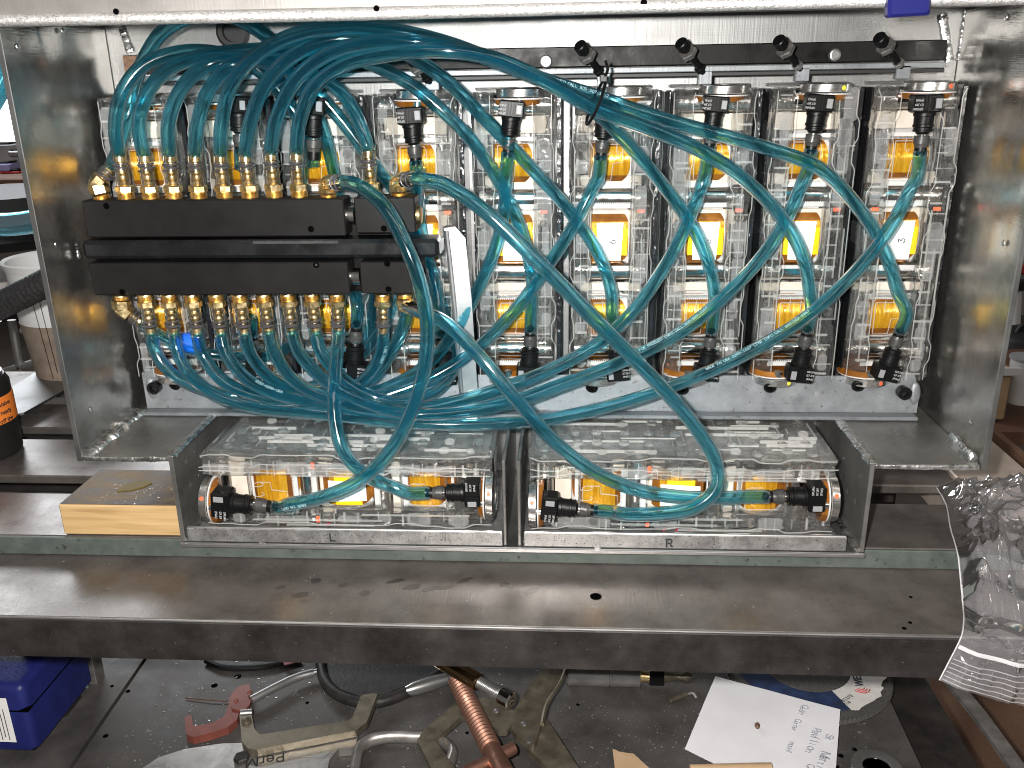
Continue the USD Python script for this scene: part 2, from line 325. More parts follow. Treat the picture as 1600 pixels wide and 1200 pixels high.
def sweep(path, r, n=14, squash=1.0):
    p = np.asarray(path, float); r = np.broadcast_to(r, (len(p),)); t = np.gradient(p, axis=0); t /= np.linalg.norm(t, axis=1, keepdims=True) + 1e-12
    a = np.cross(t[0], [0, 1.0, .01]); a /= np.linalg.norm(a); A = []
    for k in range(len(p)):
        a = a - (a @ t[k]) * t[k]; a /= np.linalg.norm(a); A.append(a)
    A = np.array(A); B = np.cross(t, A); g = np.arange(n) * 2 * math.pi / n
    v = (p[:, None] + r[:, None, None] * (np.cos(g)[None, :, None] * A[:, None] + squash * np.sin(g)[None, :, None] * B[:, None])).reshape(-1, 3); f = []
    for i in range(len(p) - 1):
        for j in range(n):
            q = (j + 1) % n; f += [[i * n + j, (i + 1) * n + q, i * n + q], [i * n + j, (i + 1) * n + j, (i + 1) * n + q]]
    v = np.vstack([v, p[:1], p[-1:]]); m = len(p) * n
    for j in range(n):
        q = (j + 1) % n; f += [[m, j, q], [m + 1, m - n + q, m - n + j]]
    return trimesh.Trimesh(v, np.array(f), process=False)


def extrude(poly, h):
    ps = [g for g in getattr(poly, 'geoms', [poly])]
    return trimesh.util.concatenate([trimesh.creation.extrude_polygon(g, h, engine='earcut') for g in ps])


def plate_on(pix, Z, h, rnd=0., holes=(), soft=0.):
    """A plate lying on the level Z whose outline is seen at these pixels."""
    q = Polygon([P(x, y, Z=Z)[:2] for x, y in pix]).buffer(0)
    if rnd: q = q.buffer(-rnd).buffer(2 * rnd).buffer(-rnd)
    for hx, hy, hr in holes: q = q.difference(Point(*P(hx, hy, Z=Z)[:2]).buffer(hr, 12))
    m = extrude(q.simplify(.0002), h); m.apply_translation([0, 0, Z]); return m


def bar_on(pix, Z, width, h, soft=True):
    """A flat bar along a line of pixels on the level Z."""
    l = LineString([P(x, y, Z=Z)[:2] for x, y in pix]).buffer(width / 2, 6, join_style=1, cap_style=1)
    m = extrude(l.simplify(.0002), h); m.apply_translation([0, 0, Z]); return m


def text(s, h, o, ax, ay, depth=.0003, bold=False):
    m = meshkit.text_mesh(s, h, depth, bold); ax = np.asarray(ax, float); ax /= np.linalg.norm(ax); ay = np.asarray(ay, float); ay = ay - (ay @ ax) * ax; ay /= np.linalg.norm(ay)
    return xf(m, o, ax, ay, np.cross(ax, ay))


def weld(path, r, n=90, squash=.55, seed=0, pitch=.0032):
    p = spline(path, n); s = np.r_[0, np.cumsum(np.linalg.norm(np.diff(p, axis=0), axis=1))]
    nz = meshkit.noise(p * 90, seed) - .5; nz2 = meshkit.noise(p * 350, seed + 3) - .5
    saw = (s / pitch) % 1.0
    return sweep(p, r * (1 + .5 * nz + .25 * nz2 + .22 * (saw - .5)), 10, squash)


def hexnut(p, d, r, h, n=6): return lathe([(r * .9, 0), (r, h * .15), (r, h * .85), (r * .9, h)], p, d, n)


def bead_bolt(parent, p, d, r, h, m='black_plastic', name='socket_bolt'):
    a, b, c = frame(d)
    q = part(parent, name, lathe([(r * .96, 0), (r, r * .12), (r, h - r * .15), (r * .86, h), (r * .5, h), (r * .46, h * .55), (0.0001, h * .5)], p, d, 20), m)
    return q

# ================================================================== the setting
XL, XR, YB, ZF = -0.431, 0.346, 0.165, 0.0885      # enclosure: side panels, back panel, flange level
XA, XB, XM = -0.3485, 0.2555, -0.048               # the trough below it and its divider
solo('floor', box(-4, 4, -1.5, 5, -.96, -.90), 'floor_concrete', kind='structure')
solo('back_wall', box(-4, 4, 4.2, 4.3, -.90, 2.4), 'shop_wall', kind='structure')

# ------------------------------------------------------------------ welding table
tbl = thing('welding_table', 'long steel welding table of spaced flat slats carrying the aluminium enclosure', 'table', (0, .3, -.9))
XE = .4035
slats = [(.0150, .1040, 0.), (.1470, .2490, -.001), (.2830, .3650, 0.), (.4150, .5000, 0.)]
for a, b, z in slats:
    part(tbl, 'slat', box(-1.35, XE - .002, a, b, z - .010, z, .0015), 'bench_steel')
for k, (a, b, z) in enumerate(slats[:3]):
    part(tbl, 'cross_member', box(-1.3, .38, b + .004, slats[k + 1][0] - .004, -.075, -.05, .002), 'dark_steel_face')
gr = part(tbl, 'green_rail', box(-1.35, XE - .002, .0100, .0140, -.0175, .0006, .0008), 'green_paint', label='green painted edge rail with chipped paint')
fb = part(tbl, 'front_beam', box(-1.35, XE + .085, -.0895, .0146, -.0560, -.0180, .0022), 'bench_steel')
part(tbl, 'beam_face', box(-1.35, XE + .085, -.0912, -.0897, -.0562, -.0195, .0005), 'dark_steel_face')
part(tbl, 'beam_edge', sweep(np.array([[-1.35, -.0893, -.0186], [-.4, -.0893, -.0186], [XE + .085, -.0893, -.0186]]), .0011, 8), 'sheet_bright')
part(tbl, 'end_beam', box(XE, .4830, .0160, .9, -.06, .0015, .0015), 'plate_tan', label='tan end beam of the table')
for bx, by, br in ((931, 932, .0050), (1423, 933, .0014), (1422, 973, .0016), (1413, 982, .0018)):
    part(tbl, 'drill_hole', cyl(P(bx, by, Z=-.0179), P(bx, by, Z=-.0179) + [0, 0, .0003], br, n=18), 'dark_hole')
rs_ = np.random.default_rng(12)
for bx_, by_ in [(445, 912), (500, 905), (548, 914), (620, 908), (640, 912), (662, 918), (690, 916), (720, 912), (790, 915), (825, 922), (560, 930), (470, 926)]:
    c_ = P(bx_ + rs_.uniform(-12, 12), by_ + rs_.uniform(-6, 6), Z=-.0179); w_, d_ = rs_.uniform(.004, .009), rs_.uniform(.0025, .0045); a_ = rs_.uniform(.3, .9)
    ee = [(w_ * math.cos(t) * (1 + .12 * math.sin(3 * t + bx_)), d_ * math.sin(t)) for t in np.linspace(0, 2 * math.pi, 20, endpoint=False)]; g = extrude(Polygon([(c_[0] + x * math.cos(a_) - y * math.sin(a_), c_[1] + x * math.sin(a_) + y * math.cos(a_)) for x, y in ee]).buffer(0), .00006); g.apply_translation([0, 0, -.01796])
    part(tbl, 'oil_smudge', g, 'oily_steel', smooth=False)
# shelf under the table
ZS = -.30
sx0 = P(228, 1028, Z=ZS)[0] * .5 + P(110, 1200, Z=ZS)[0] * .5
ang = P(228, 1028, Z=ZS)[:2] - P(110, 1200, Z=ZS)[:2]


def shelf(pts, name):
    q = Polygon(pts); m = extrude(q, .012); m.apply_translation([0, 0, ZS - .012]); return part(tbl, name, m, 'shelf_steel')


s0, s1 = P(228, 1028, Z=ZS)[:2], P(110, 1200, Z=ZS)[:2]; dv = (s0 - s1) / np.linalg.norm(s0 - s1)
e0, e1 = P(1372, 1055, Z=ZS)[:2], P(1440, 1200, Z=ZS)[:2]; de = (e0 - e1) / np.linalg.norm(e0 - e1)
gap = .0024
shelf([s1 - dv * .06 + [gap, 0], s0 + dv * .35 + [gap, 0], e0 + de * .35, e1 - de * .06], 'lower_shelf')
shelf([s1 - dv * .06 - [.5, 0], s0 + dv * .35 - [.5, 0], s0 + dv * .35 - [gap, 0], s1 - dv * .06 - [gap, 0]], 'lower_shelf')
part(tbl, 'shelf_support', box(-.75, .45, -.02, .45, ZS - .05, ZS - .02), 'dark_steel_face')
part(tbl, 'leg_brace', bar_on([(1440, 1010), (1530, 1122), (1640, 1275)], ZS - .012, .017, .006), 'grey_steel', label='grey flat bar running down beside the shelf')
part(tbl, 'leg', box(-.62, -.585, .12, .155, -.9, -.06), 'dark_steel_face')
lg = P(154, 1040, Y=.2)
part(tbl, 'leg', box(lg[0] - .006, lg[0] + .006, .18, .20, -.9, -.06), 'grey_steel')
part(tbl, 'leg', box(.46, .50, .55, .59, -.9, -.06), 'dark_steel_face')
part(tbl, 'side_sheet', box(.62, .63, -.1, .6, -.7, -.1), 'rusty', label='rusty brown sheet beside the shelf')
for hx, hy, hr in ((175, 1072, .0022), (200, 1080, .0028), (372, 1057, .0042), (335, 1071, .0040), (480, 1098, .0022), (730, 1145, .0022), (903, 1101, .0022), (165, 1150, .003), (1335, 1171, .0028), (1314, 1181, .003), (1307, 1198, .003)):
    part(tbl, 'burn_hole', cyl(P(hx, hy, Z=ZS + .0002), P(hx, hy, Z=ZS + .0002) + [0, 0, .0002], hr, n=14), 'dark_hole')

# ------------------------------------------------------------------ enclosure
T = .004
enc = thing('battery_enclosure', 'open welded aluminium enclosure filled with clear battery modules and teal tubes', 'enclosure', (0, .08, 0))
ZT = .4700


def panel(name, x, side):
    """A thin side sheet, gently dished so that its reflections wander."""
    ny, nz = 26, 60; v, f = [], []
    for s in (0, 1):
        for i in range(ny):
            for j in range(nz):
                y = YB * i / (ny - 1); z = ZF - .004 + (ZT + .004 - ZF) * j / (nz - 1); e = min(i, ny - 1 - i, j, nz - 1 - j) / 4
                d = (meshkit.fbm(np.array([y * 22, z * 9, 3.0 + side]), 3, 5) - .5) * .0050 * min(1, e)
                v.append([x + (d if s == 0 else d - side * T), y, z])
    N = ny * nz
    for s in (0, 1):
        for i in range(ny - 1):
            for j in range(nz - 1):
                a = s * N + i * nz + j; q = [a, a + nz, a + nz + 1, a + 1]
                if (s == 0) == (side < 0): q = q[::-1]
                f += [[q[0], q[1], q[2]], [q[0], q[2], q[3]]]
    ring = [i * nz for i in range(ny)] + [(ny - 1) * nz + j for j in range(1, nz)] + [i * nz + nz - 1 for i in range(ny - 2, -1, -1)] + [j for j in range(nz - 2, 0, -1)]
    for a, b in zip(ring, ring[1:] + ring[:1]): f += [[a, b, b + N], [a, b + N, a + N]]
    return part(enc, name, trimesh.Trimesh(np.array(v), np.array(f), process=False), 'polished_aluminium', smooth=40)


pl = panel('side_panel', XL, 1); pr_ = panel('side_panel', XR, -1)
part(enc, 'panel_edge', box(XL - T - .0003, XL + .0003, -.0012, -.0001, ZF - .004, ZT, .0003), 'mill_aluminium')
part(enc, 'panel_edge', box(XR - .0003, XR + T + .0003, -.0012, -.0001, ZF - .004, ZT, .0003), 'mill_aluminium')
part(enc, 'back_panel', box(XL, XR, YB, YB + .003, ZF - .004, ZT), 'mill_aluminium')
part(enc, 'flange', box(XL + .0005, XA - T - .0002, 0, YB - .0002, ZF - .0040, ZF), 'satin_aluminium')
part(enc, 'flange', box(XB + T + .0002, XR - .0005, 0, YB - .0002, ZF - .0040, ZF), 'satin_aluminium')
ts = part(enc, 'trough_side', box(XA - T, XA, 0, YB - .0002, .0042, ZF + .001), 'satin_aluminium')
ts2 = part(enc, 'trough_side', box(XB, XB + T, 0, YB - .0002, .0042, ZF + .001), 'satin_aluminium')
part(enc, 'trough_floor', box(XA - T, XB + T, -.001, YB, .0008, .0040), 'mill_aluminium')
part(enc, 'trough_back', box(XA + .0003, XB - .0003, YB - .004, YB - .0005, .0045, ZF), 'mill_aluminium')
for dx in (-.0085, .0045):
    part(enc, 'trough_divider', box(XM + dx, XM + dx + .003, .002, YB - .005, .0043, ZF - .001), 'satin_aluminium')
part(enc, 'trough_edge', box(XA - T, XB + T, -.0026, -.0011, .0003, .0036, .0003), 'sheet_bright')
# folded top lip with its ground, glittering edge
part(enc, 'top_lip', box(XL - .02, XR + .03, -.005, -.0012, .4515, .52), 'lip_aluminium')
nx = 260; lipv = []
lp = np.array([[x, -.0045, .4478 + .0006 * math.sin(x * 9)] for x in np.linspace(XL - .02, XR + .03, nx)])
part(enc, 'ground_edge', sweep(lp, .0044 * (1 + .10 * (meshkit.noise(lp * 400, 4) - .5)), 14, 1.1), 'ground_weld')
part(enc, 'lip_underside', box(XL, XR, .0006, .0120, .4440, .4470, .0004), 'mill_aluminium')
part(enc, 'top_panel', box(XL - .01, XR + .01, .0125, YB + .003, ZT + .0005, ZT + .004), 'mill_aluminium')
for hx, hy, r in ((181, 18, .0022), (588, 13, .0022), (1006, 4, .0024)):
    p = P(hx, hy, Y=-.0092); part(enc, 'lip_hole', cyl(p, p + [0, .0003, 0], r, n=16), 'dark_hole')
for sx, sy in ((28, 73), (98, 48), (88, 382), (142, 640)):
    p = P(sx, sy, X=XL + .001); part(pl, 'rivet', lathe([(.0026, 0), (.0022, .0006), (.0004, .0009)], p, [1, 0, 0], 14), 'weld_metal')
for sx, sy in ((1572, 27), (1568, 380), (1516, 661)):
    p = P(sx, sy, X=XR - .001); part(pr_, 'rivet', lathe([(.0026, 0), (.0022, .0006), (.0004, .0009)], p, [-1, 0, 0], 14), 'weld_metal')
for sx, sy in ((1317, 716), (1342, 743), (1323, 768), (1335, 783)):
    p = P(sx, sy, X=XB - .0002); part(ts2, 'screw_hole', cyl(p, p + [.0001, 0, 0], .0028, n=16), 'sheet_bright')
for sx, sy in ((305, 706), (292, 721), (312, 742), (299, 757)):
    p = P(sx, sy, X=XA + .0002); part(ts, 'screw_hole', cyl(p, p + [.0001, 0, 0], .0026, n=16), 'sheet_bright')
# weld beads
XLi, XRi = XL + .002, XR - .002
for pts, r in (([(XLi, .002, ZF + .001), (XLi, .024, ZF + .001), (XLi, .050, ZF + .001)], .0085), ([(XLi, .058, ZF + .001), (XLi, .07, ZF + .001)], .0035), ([(XLi, .072, ZF + .001), (XLi, .108, ZF + .001)], .0075),
               ([(XRi - .003, .003, ZF + .001), (XRi - .004, .022, ZF + .001), (XRi - .003, .048, ZF + .001)], .0085),
               ([(XA - .002, .001, ZF), (XA - .002, .06, ZF), (XA - .002, .12, ZF)], .0042), ([(XB + .002, .001, ZF), (XB + .002, .06, ZF), (XB + .002, .12, ZF)], .0042),
               ([(XA + .001, .001, .006), (XA + .001, .05, .006)], .003), ([(XB - .001, .001, .006), (XB - .001, .06, .006)], .004),
               ([(XL + .002, .0, .0868), (-.40, -.0008, .0866), (XA - .004, 0, .0868)], .0022), ([(XB + .004, 0, .0868), (.30, -.0008, .0866), (XR - .002, 0, .0868)], .0022)):
    part(enc, 'weld_bead', weld(pts, r, max(24, int(np.linalg.norm(np.subtract(pts[-1], pts[0])) * 900)), seed=int(r * 1e5)), 'weld_metal')
for a, b, r in (((152, 42), (166, 132), .0042), ((188, 38), (204, 82), .0042), ((1472, 22), (1484, 95), .0042), ((1513, 15), (1502, 95), .0042)):
    part(enc, 'weld_bead', weld([P(*a, Y=YB - .001), P((a[0] + b[0]) / 2, (a[1] + b[1]) / 2, Y=YB - .001), P(*b, Y=YB - .001)], r, 60, squash=.6, seed=a[0]), 'weld_metal')
p = P(366, 50, Y=YB); gm = part(enc, 'grommet', lathe([(.0140, 0), (.0155, .002), (.0155, .005), (.013, .007), (.009, .007), (.0085, .003), (.0001, .003)], p + [0, -.0001, 0], [0, -1, 0], 26), 'black_rubber')

# trays in the trough, marked L and R
for x0, x1, mark, mpx, lab in ((XA + .001, XM - .0090, 'L', (519, 837), 'steel tray with a black letter L on its front lip'), (XM + .0080, XB - .012, 'R', (1044, 846), 'steel tray with a black letter R on its front lip')):
    t = thing('module_tray', lab, 'tray', ((x0 + x1) / 2, .05, .004), group=None)
    part(t, 'tray_floor', box(x0 + .001, x1 - .001, .006, .14, .0050, .0066), 'tray_steel')
    part(t, 'front_lip', box(x0 + .002, x1, -.0005, .0014, .0052, .0188, .0008), 'tray_steel')
    part(t, 'lip_roll', sweep(np.array([[x0 + .003, .0012, .0186], [(x0 + x1) / 2, .0012, .0186], [x1 - .001, .0012, .0186]]), .0014, 10), 'sheet_bright')
    q = P(mpx[0], mpx[1] + 9, Y=-.0007); part(t, 'marker_letter', text(mark, .0082, q + [-.003, 0, 0], [1, .0, .05], [0, 0, 1], .0002, True), 'label_ink')
    for k, dx in enumerate((-.012, -.002, .009)):
        c = P(mpx[0] + 20 + dx * 1900, mpx[1] - 20, Z=.0068); part(t, 'red_scribble', sweep(spline([c + [-.003, -.004, 0], c + [0, .002, 0], c + [.003 - k * .003, .007, 0]], 10), .0009, 6), 'red_marker')
    c = P(mpx[0] - 110, mpx[1] + 10, Y=-.0006); part(t, 'rivet', lathe([(.0030, 0), (.0028, .0006), (.0018, .0007), (.0017, .0002), (.0001, .0002)], c, [0, -1, 0], 18), 'tray_steel')
    c = P(mpx[0] + 155, mpx[1] + 8, Y=-.0006); part(t, 'rivet', lathe([(.0026, 0), (.0024, .0006), (.0016, .0007), (.0015, .0002), (.0001, .0002)], c, [0, -1, 0], 18), 'tray_steel')

# ------------------------------------------------------------------ bottom rail, strap and black clamp bar
YR = .110
rail = thing('bottom_rail', 'grey galvanised steel rail bolted along the foot of the upright modules', 'rail', (-.04, YR, ZF))
q = Polygon([(-.4215, .0925), (-.4235, .128), (-.4190, .1330), (-.4010, .1330), (-.38, .128), (.300, .128), (.318, .1330), (.327, .130), (.3335, .112), (.3325, .0925)])
g = extrude(q, .003); v = np.array(g.vertices); part(rail, 'rail_face', trimesh.Trimesh(np.stack([v[:, 0], YR + .004 - v[:, 2] + (v[:, 1] - .0925) * .10, v[:, 1]], 1), g.faces, process=False), 'galvanised_steel', smooth=False)
part(rail, 'rail_foot', box(-.4215, .3300, YR - .0120, YR + .0005, ZF + .0003, ZF + .0042, .0012), 'galvanised_steel')
for bx, by in ((245, 603), (1409, 611)):
    p = P(bx, by, Y=YR + .003); bead_bolt(rail, p, [0, -1, .05], .0062, .010)
    part(rail, 'weld_pad', xf(lathe([(.0001, 0), (.0085, .0004), (.0070, .0022), (.003, .0030), (.0001, .0031)], (0, 0, 0), [0, -1, 0], 14), P(bx + (20 if bx > 800 else -8), by + 4, Y=YR + .003), np.array([.62, 0, .1]), np.array([0, 1., 0]), np.array([-.1, 0, 1.35])), 'galvanised_steel')
for bx, by in ((270, 604), (403, 600), (924, 608), (1066, 611), (1203, 608), (1341, 606)):
    p = P(bx, by, Y=YR - .008); d = np.array([.16, .94, .30]); d /= np.linalg.norm(d)
    bead_bolt(rail, p + d * .013, -d, .0058, .012)
    part(rail, 'washer', lathe([(.0082, 0), (.0082, .0012)], p + d * .0145, -d, 18), 'black_plastic')
for bx, by in ((1276, 615),): part(rail, 'plug', lathe([(.003, 0), (.0026, .0008)], P(bx, by, Y=YR + .0025), [0, -1, 0], 14), 'grey_button')

strap = thing('strap_bracket', 'upright aluminium strap with a clipped top corner bolted to the bottom rail', 'bracket', tuple(P(730, 628, Y=.1)))
sy = .088
pts = [P(x, y, Y=sy) for x, y in ((694, 357), (711, 354), (727, 372), (737, 470), (747, 628), (721, 630), (708, 470), (697, 400))]
q = Polygon([(p[0], p[2]) for p in pts]); g = extrude(q, .003); v = np.array(g.vertices)
part(strap, 'strap_plate', trimesh.Trimesh(np.stack([v[:, 0], sy + .003 - v[:, 2], v[:, 1]], 1), g.faces[:, ::1], process=False), 'bright_aluminium', smooth=False)
l0 = [P(697, 360, Y=sy - .001), P(708, 460, Y=sy - .001), P(722, 628, Y=sy - .001)]
part(strap, 'strap_fold', sweep(spline(l0, 30), .0022, 8), 'bright_aluminium')
p = P(700, 382, Y=sy - .0005); part(strap, 'slot', box(p[0] - .0016, p[0] + .0016, sy - .0012, sy - .0005, p[2] - .003, p[2] + .003), 'bright_aluminium')
p = P(737, 620, Y=sy - .0005); part(strap, 'washer', lathe([(.0066, 0), (.0066, .0010)], p, [0, -1, 0], 22), 'zinc_yellow'); part(strap, 'hex_bolt', lathe([(.0052, .001), (.0052, .0046), (.0044, .0054), (.0001, .0056)], p, [0, -1, .05], 6), 'zinc_yellow', smooth=False)

YC = .128
bar = thing('clamp_bar', 'long black steel bar bolted across the top of the upright modules', 'bar', (-.04, YC, .41))
zb0, zb1 = P(840, 104, Y=YC)[2], P(840, 74, Y=YC)[2]
bx0, bx1 = P(193, 100, Y=YC)[0], P(1479, 75, Y=YC)[0]
part(bar, 'flat_bar', box(bx0, bx1, YC, YC + .006, zb0 - .001, zb1, .0008), 'bar_black_steel')
part(bar, 'rust_end', box(bx0 + .0006, bx0 + .022, YC - .0012, YC - .0001, zb0, zb1 - .0006), 'rusty', label='rusty brown end of the bar')
part(bar, 'ledge', box(bx0 + .004, bx1 - .003, YC - .0120, YC - .0004, zb0 - .0066, zb0 - .0020, .0006), 'galvanised_steel')
part(bar, 'rubber_strip', box(bx0 + .004, bx1 - .003, YC - .0100, YC - .0006, zb0 - .0105, zb0 - .0069, .0006), 'black_rubber')
for bx, by in ((307, 104), (853, 96), (1304, 86)):
    part(bar, 'bolt_head', lathe([(.0054, 0), (.0056, .0012), (.0046, .0030), (.0036, .0032), (.0032, .0022), (.0001, .0022)], P(bx, by, Y=YC - .0001), [0, -1, 0], 20), 'sheet_bright')
for k, (hx, hy, ex, ey, w) in enumerate(((905, 70, 940, 117, 'behind the zip tied tubes'), (1063, 66, 1098, 113, 'above the third module from the right'), (1216, 62, 1250, 108, 'above the second module from the right'), (1373, 58, 1408, 104, 'above the rightmost module'), (640, 88, 672, 128, 'half hidden under the tube arch'))):
    a, b = P(hx, hy, Y=.094), P(ex, ey, Y=.118); d = (b - a) / np.linalg.norm(b - a); L = np.linalg.norm(b - a)
    t = thing('jack_screw', f'black jacking screw with lock nut slanting down {w}', 'screw', tuple(b), group=None)
    part(t, 'screw_head', lathe([(.0048, 0), (.0055, .0008), (.0055, .0075), (.0048, .0085)], a, d, 20), 'black_plastic')
    part(t, 'shaft', cyl(a + d * .0085, b, .0030, n=14), 'black_plastic')
    part(t, 'lock_nut', hexnut(a + d * .0115, d, .0080, .0050), 'nut_steel', smooth=False)
    part(t, 'lower_nut', hexnut(b - d * .0075, d, .0048, .0045), 'sheet_bright' if k in (2, 3) else 'black_plastic', smooth=False)
    part(t, 'bracket', box(b[0] - .004, b[0] + .008, b[1] - .002, b[1] + .006, b[2] - .010, b[2] + .001), 'galvanised_steel')

# ------------------------------------------------------------------ battery modules
def clear_rail(x0, x1, L, seed, y0=.0, depth=.016):
    """A moulded bar of clear plastic: steps, ridges, pockets and a wavy outer edge."""
    r = np.random.default_rng(seed); nx, nz = 27, 150; s = 1 if x1 > x0 else -1
    z = np.linspace(-L / 2, L / 2, nz); u = np.linspace(0, 1, nx)
    edges = np.sort(r.uniform(-L / 2, L / 2, 22)); lev = r.uniform(-.0016, .0022, 23); lev2 = r.uniform(-.0022, .0022, 23)
    k = np.searchsorted(edges, z)
    wob = .0022 * np.sin(z / L * 2 * math.pi * 3 + seed) + .0016 * (meshkit.noise(np.stack([z * 40, 0 * z, 0 * z], 1), seed) - .5) + .5 * lev[k]
    NZ = .0014 * (meshkit.noise(np.stack(np.broadcast_arrays(u[None] * 6.3 + 3, z[:, None] * 210, float(seed)), -1), 2) - .5)
    v, f = [], []
    for j in range(nz):
        for i in range(nx):
            uu = u[i]; w = abs(x1 - x0) + wob[j] * uu
            x = x0 + s * w * uu
            ridge = .0030 * math.exp(-((uu - .06) / .07) ** 2) + .0034 * math.exp(-((uu - .93) / .08) ** 2) + .0018 * math.exp(-((uu - .48) / .10) ** 2) * (1 if lev2[k[j]] > -.0005 else -1)
            h = ridge + (lev[k[j]] if uu < .5 else lev2[k[j]]) * (1 - abs(uu - .5) * .6)
            h += NZ[j, i] + .0007 * math.sin(uu * 21 + lev[k[j]] * 900)
            if i in (0, nx - 1): h -= .002
            v.append([x, y0 - h, z[j]])
    for j in range(nz):
        for i in range(nx): v.append([v[j * nx + i][0], y0 + depth, z[j]])
    N = nx * nz; flip = s < 0
    def quad(a, b, c, d):
        f.extend([[a, b, c], [a, c, d]] if not flip else [[a, c, b], [a, d, c]])
    for j in range(nz - 1):
        for i in range(nx - 1):
            a = j * nx + i; quad(a, a + 1, a + nx + 1, a + nx); quad(N + a, N + a + nx, N + a + nx + 1, N + a + 1)
    for j in range(nz - 1):
        a = j * nx; quad(a, a + nx, N + a + nx, N + a); a += nx - 1; quad(a, N + a, N + a + nx, a + nx)
    for i in range(nx - 1):
        a = i; quad(a, N + a, N + a + 1, a + 1); a = (nz - 1) * nx + i; quad(a, a + 1, N + a + 1, N + a)
    return trimesh.Trimesh(np.array(v), np.array(f), process=False)


def rrect(w, h, r, n=5, tl=None):
    rs = [r, tl if tl is not None else r, r, r]; pts = []
    for k, (sx, sy) in enumerate(((1, 1), (-1, 1), (-1, -1), (1, -1))):
        q = rs[k]
        for i in range(n + 1):
            a = math.pi / 2 * (k + i / n); pts.append((sx * (w / 2 - q) + q * math.cos(a), sy * (h / 2 - q) + q * math.sin(a)))
    return Polygon(pts)


def rsided(w, h, rb, rs, big):
    """A sheet outline with large corners on one side and small ones on the other."""
    rb = min(rb, h * .48, w * .48); pts = []
    for k, (sx, sy) in enumerate(((1, 1), (-1, 1), (-1, -1), (1, -1))):
        q = rb if sx == big else rs
        for i in range(8):
            a = math.pi / 2 * (k + i / 7); pts.append((sx * (w / 2 - q) + q * math.cos(a), sy * (h / 2 - q) + q * math.sin(a)))
    return Polygon(pts).buffer(0)


def toothed(poly, r, pitch=.0017, depth=.0008):
    l = poly.exterior; n = int(l.length / pitch); pts = []
    c = np.array(poly.centroid.coords[0])
    for i in range(n):
        for o, dd in ((0, 0), (.5, depth)):
            p = np.array(l.interpolate((i + o) * l.length / n).coords[0]); u = p - c; u /= np.linalg.norm(u); pts.append(p + u * dd)
    q = Polygon(pts).buffer(0); return max(getattr(q, 'geoms', [q]), key=lambda g: g.area)


def domed(poly, y, bulge, hz, thick=.0010, cz=0., cx=0., step=.0016):
    """A sheet with the outline poly (x, z), bowed towards the front about the x axis."""
    x0, z0, x1, z1 = poly.bounds; nz = max(2, int((z1 - z0) / step)); m = []
    bands = [poly.intersection(Polygon([(x0 - 1, a), (x1 + 1, a), (x1 + 1, b), (x0 - 1, b)])) for a, b in zip(np.linspace(z0, z1, nz + 1)[:-1], np.linspace(z0, z1, nz + 1)[1:])]
    for b in bands:
        for g in getattr(b, 'geoms', [b]):
            if g.geom_type == 'Polygon' and g.area > 1e-9: m.append(trimesh.creation.triangulate_polygon(g, engine='earcut'))
    v = np.vstack([x[0] for x in m]); f = np.vstack([np.array(x[1]) + o for x, o in zip(m, np.r_[0, np.cumsum([len(x[0]) for x in m])[:-1]])])
    zz = v[:, 1]; yy = y + bulge * (zz / hz) ** 2
    front = np.stack([v[:, 0] + cx, yy, zz + cz], 1); back = front + [0, thick, 0]
    t = trimesh.Trimesh(np.vstack([front, back]), np.vstack([f, f[:, ::-1] + len(v)]), process=False)
    t.merge_vertices(merge_norm=True, merge_tex=True, digits_vertex=7); return t


def comb(w, n, h, y, z, up=1, th=.0012):
    """A corrugated white strip with a row of teeth."""
    pts = [(-w / 2, 0), (w / 2, 0), (w / 2, h * .6)]
    for i in range(n):
        a = w / 2 - w * i / n; b = w / 2 - w * (i + .5) / n; pts += [(a - w * .08 / n, h), (b, h), (b - .0001, h * .62)]
    pts.append((-w / 2, h * .6)); g = extrude(Polygon(pts).buffer(0), th); v = np.array(g.vertices)
    return trimesh.Trimesh(np.stack([v[:, 0], y - v[:, 2], z + up * v[:, 1]], 1), g.faces if up < 0 else g.faces[:, ::-1], process=False)


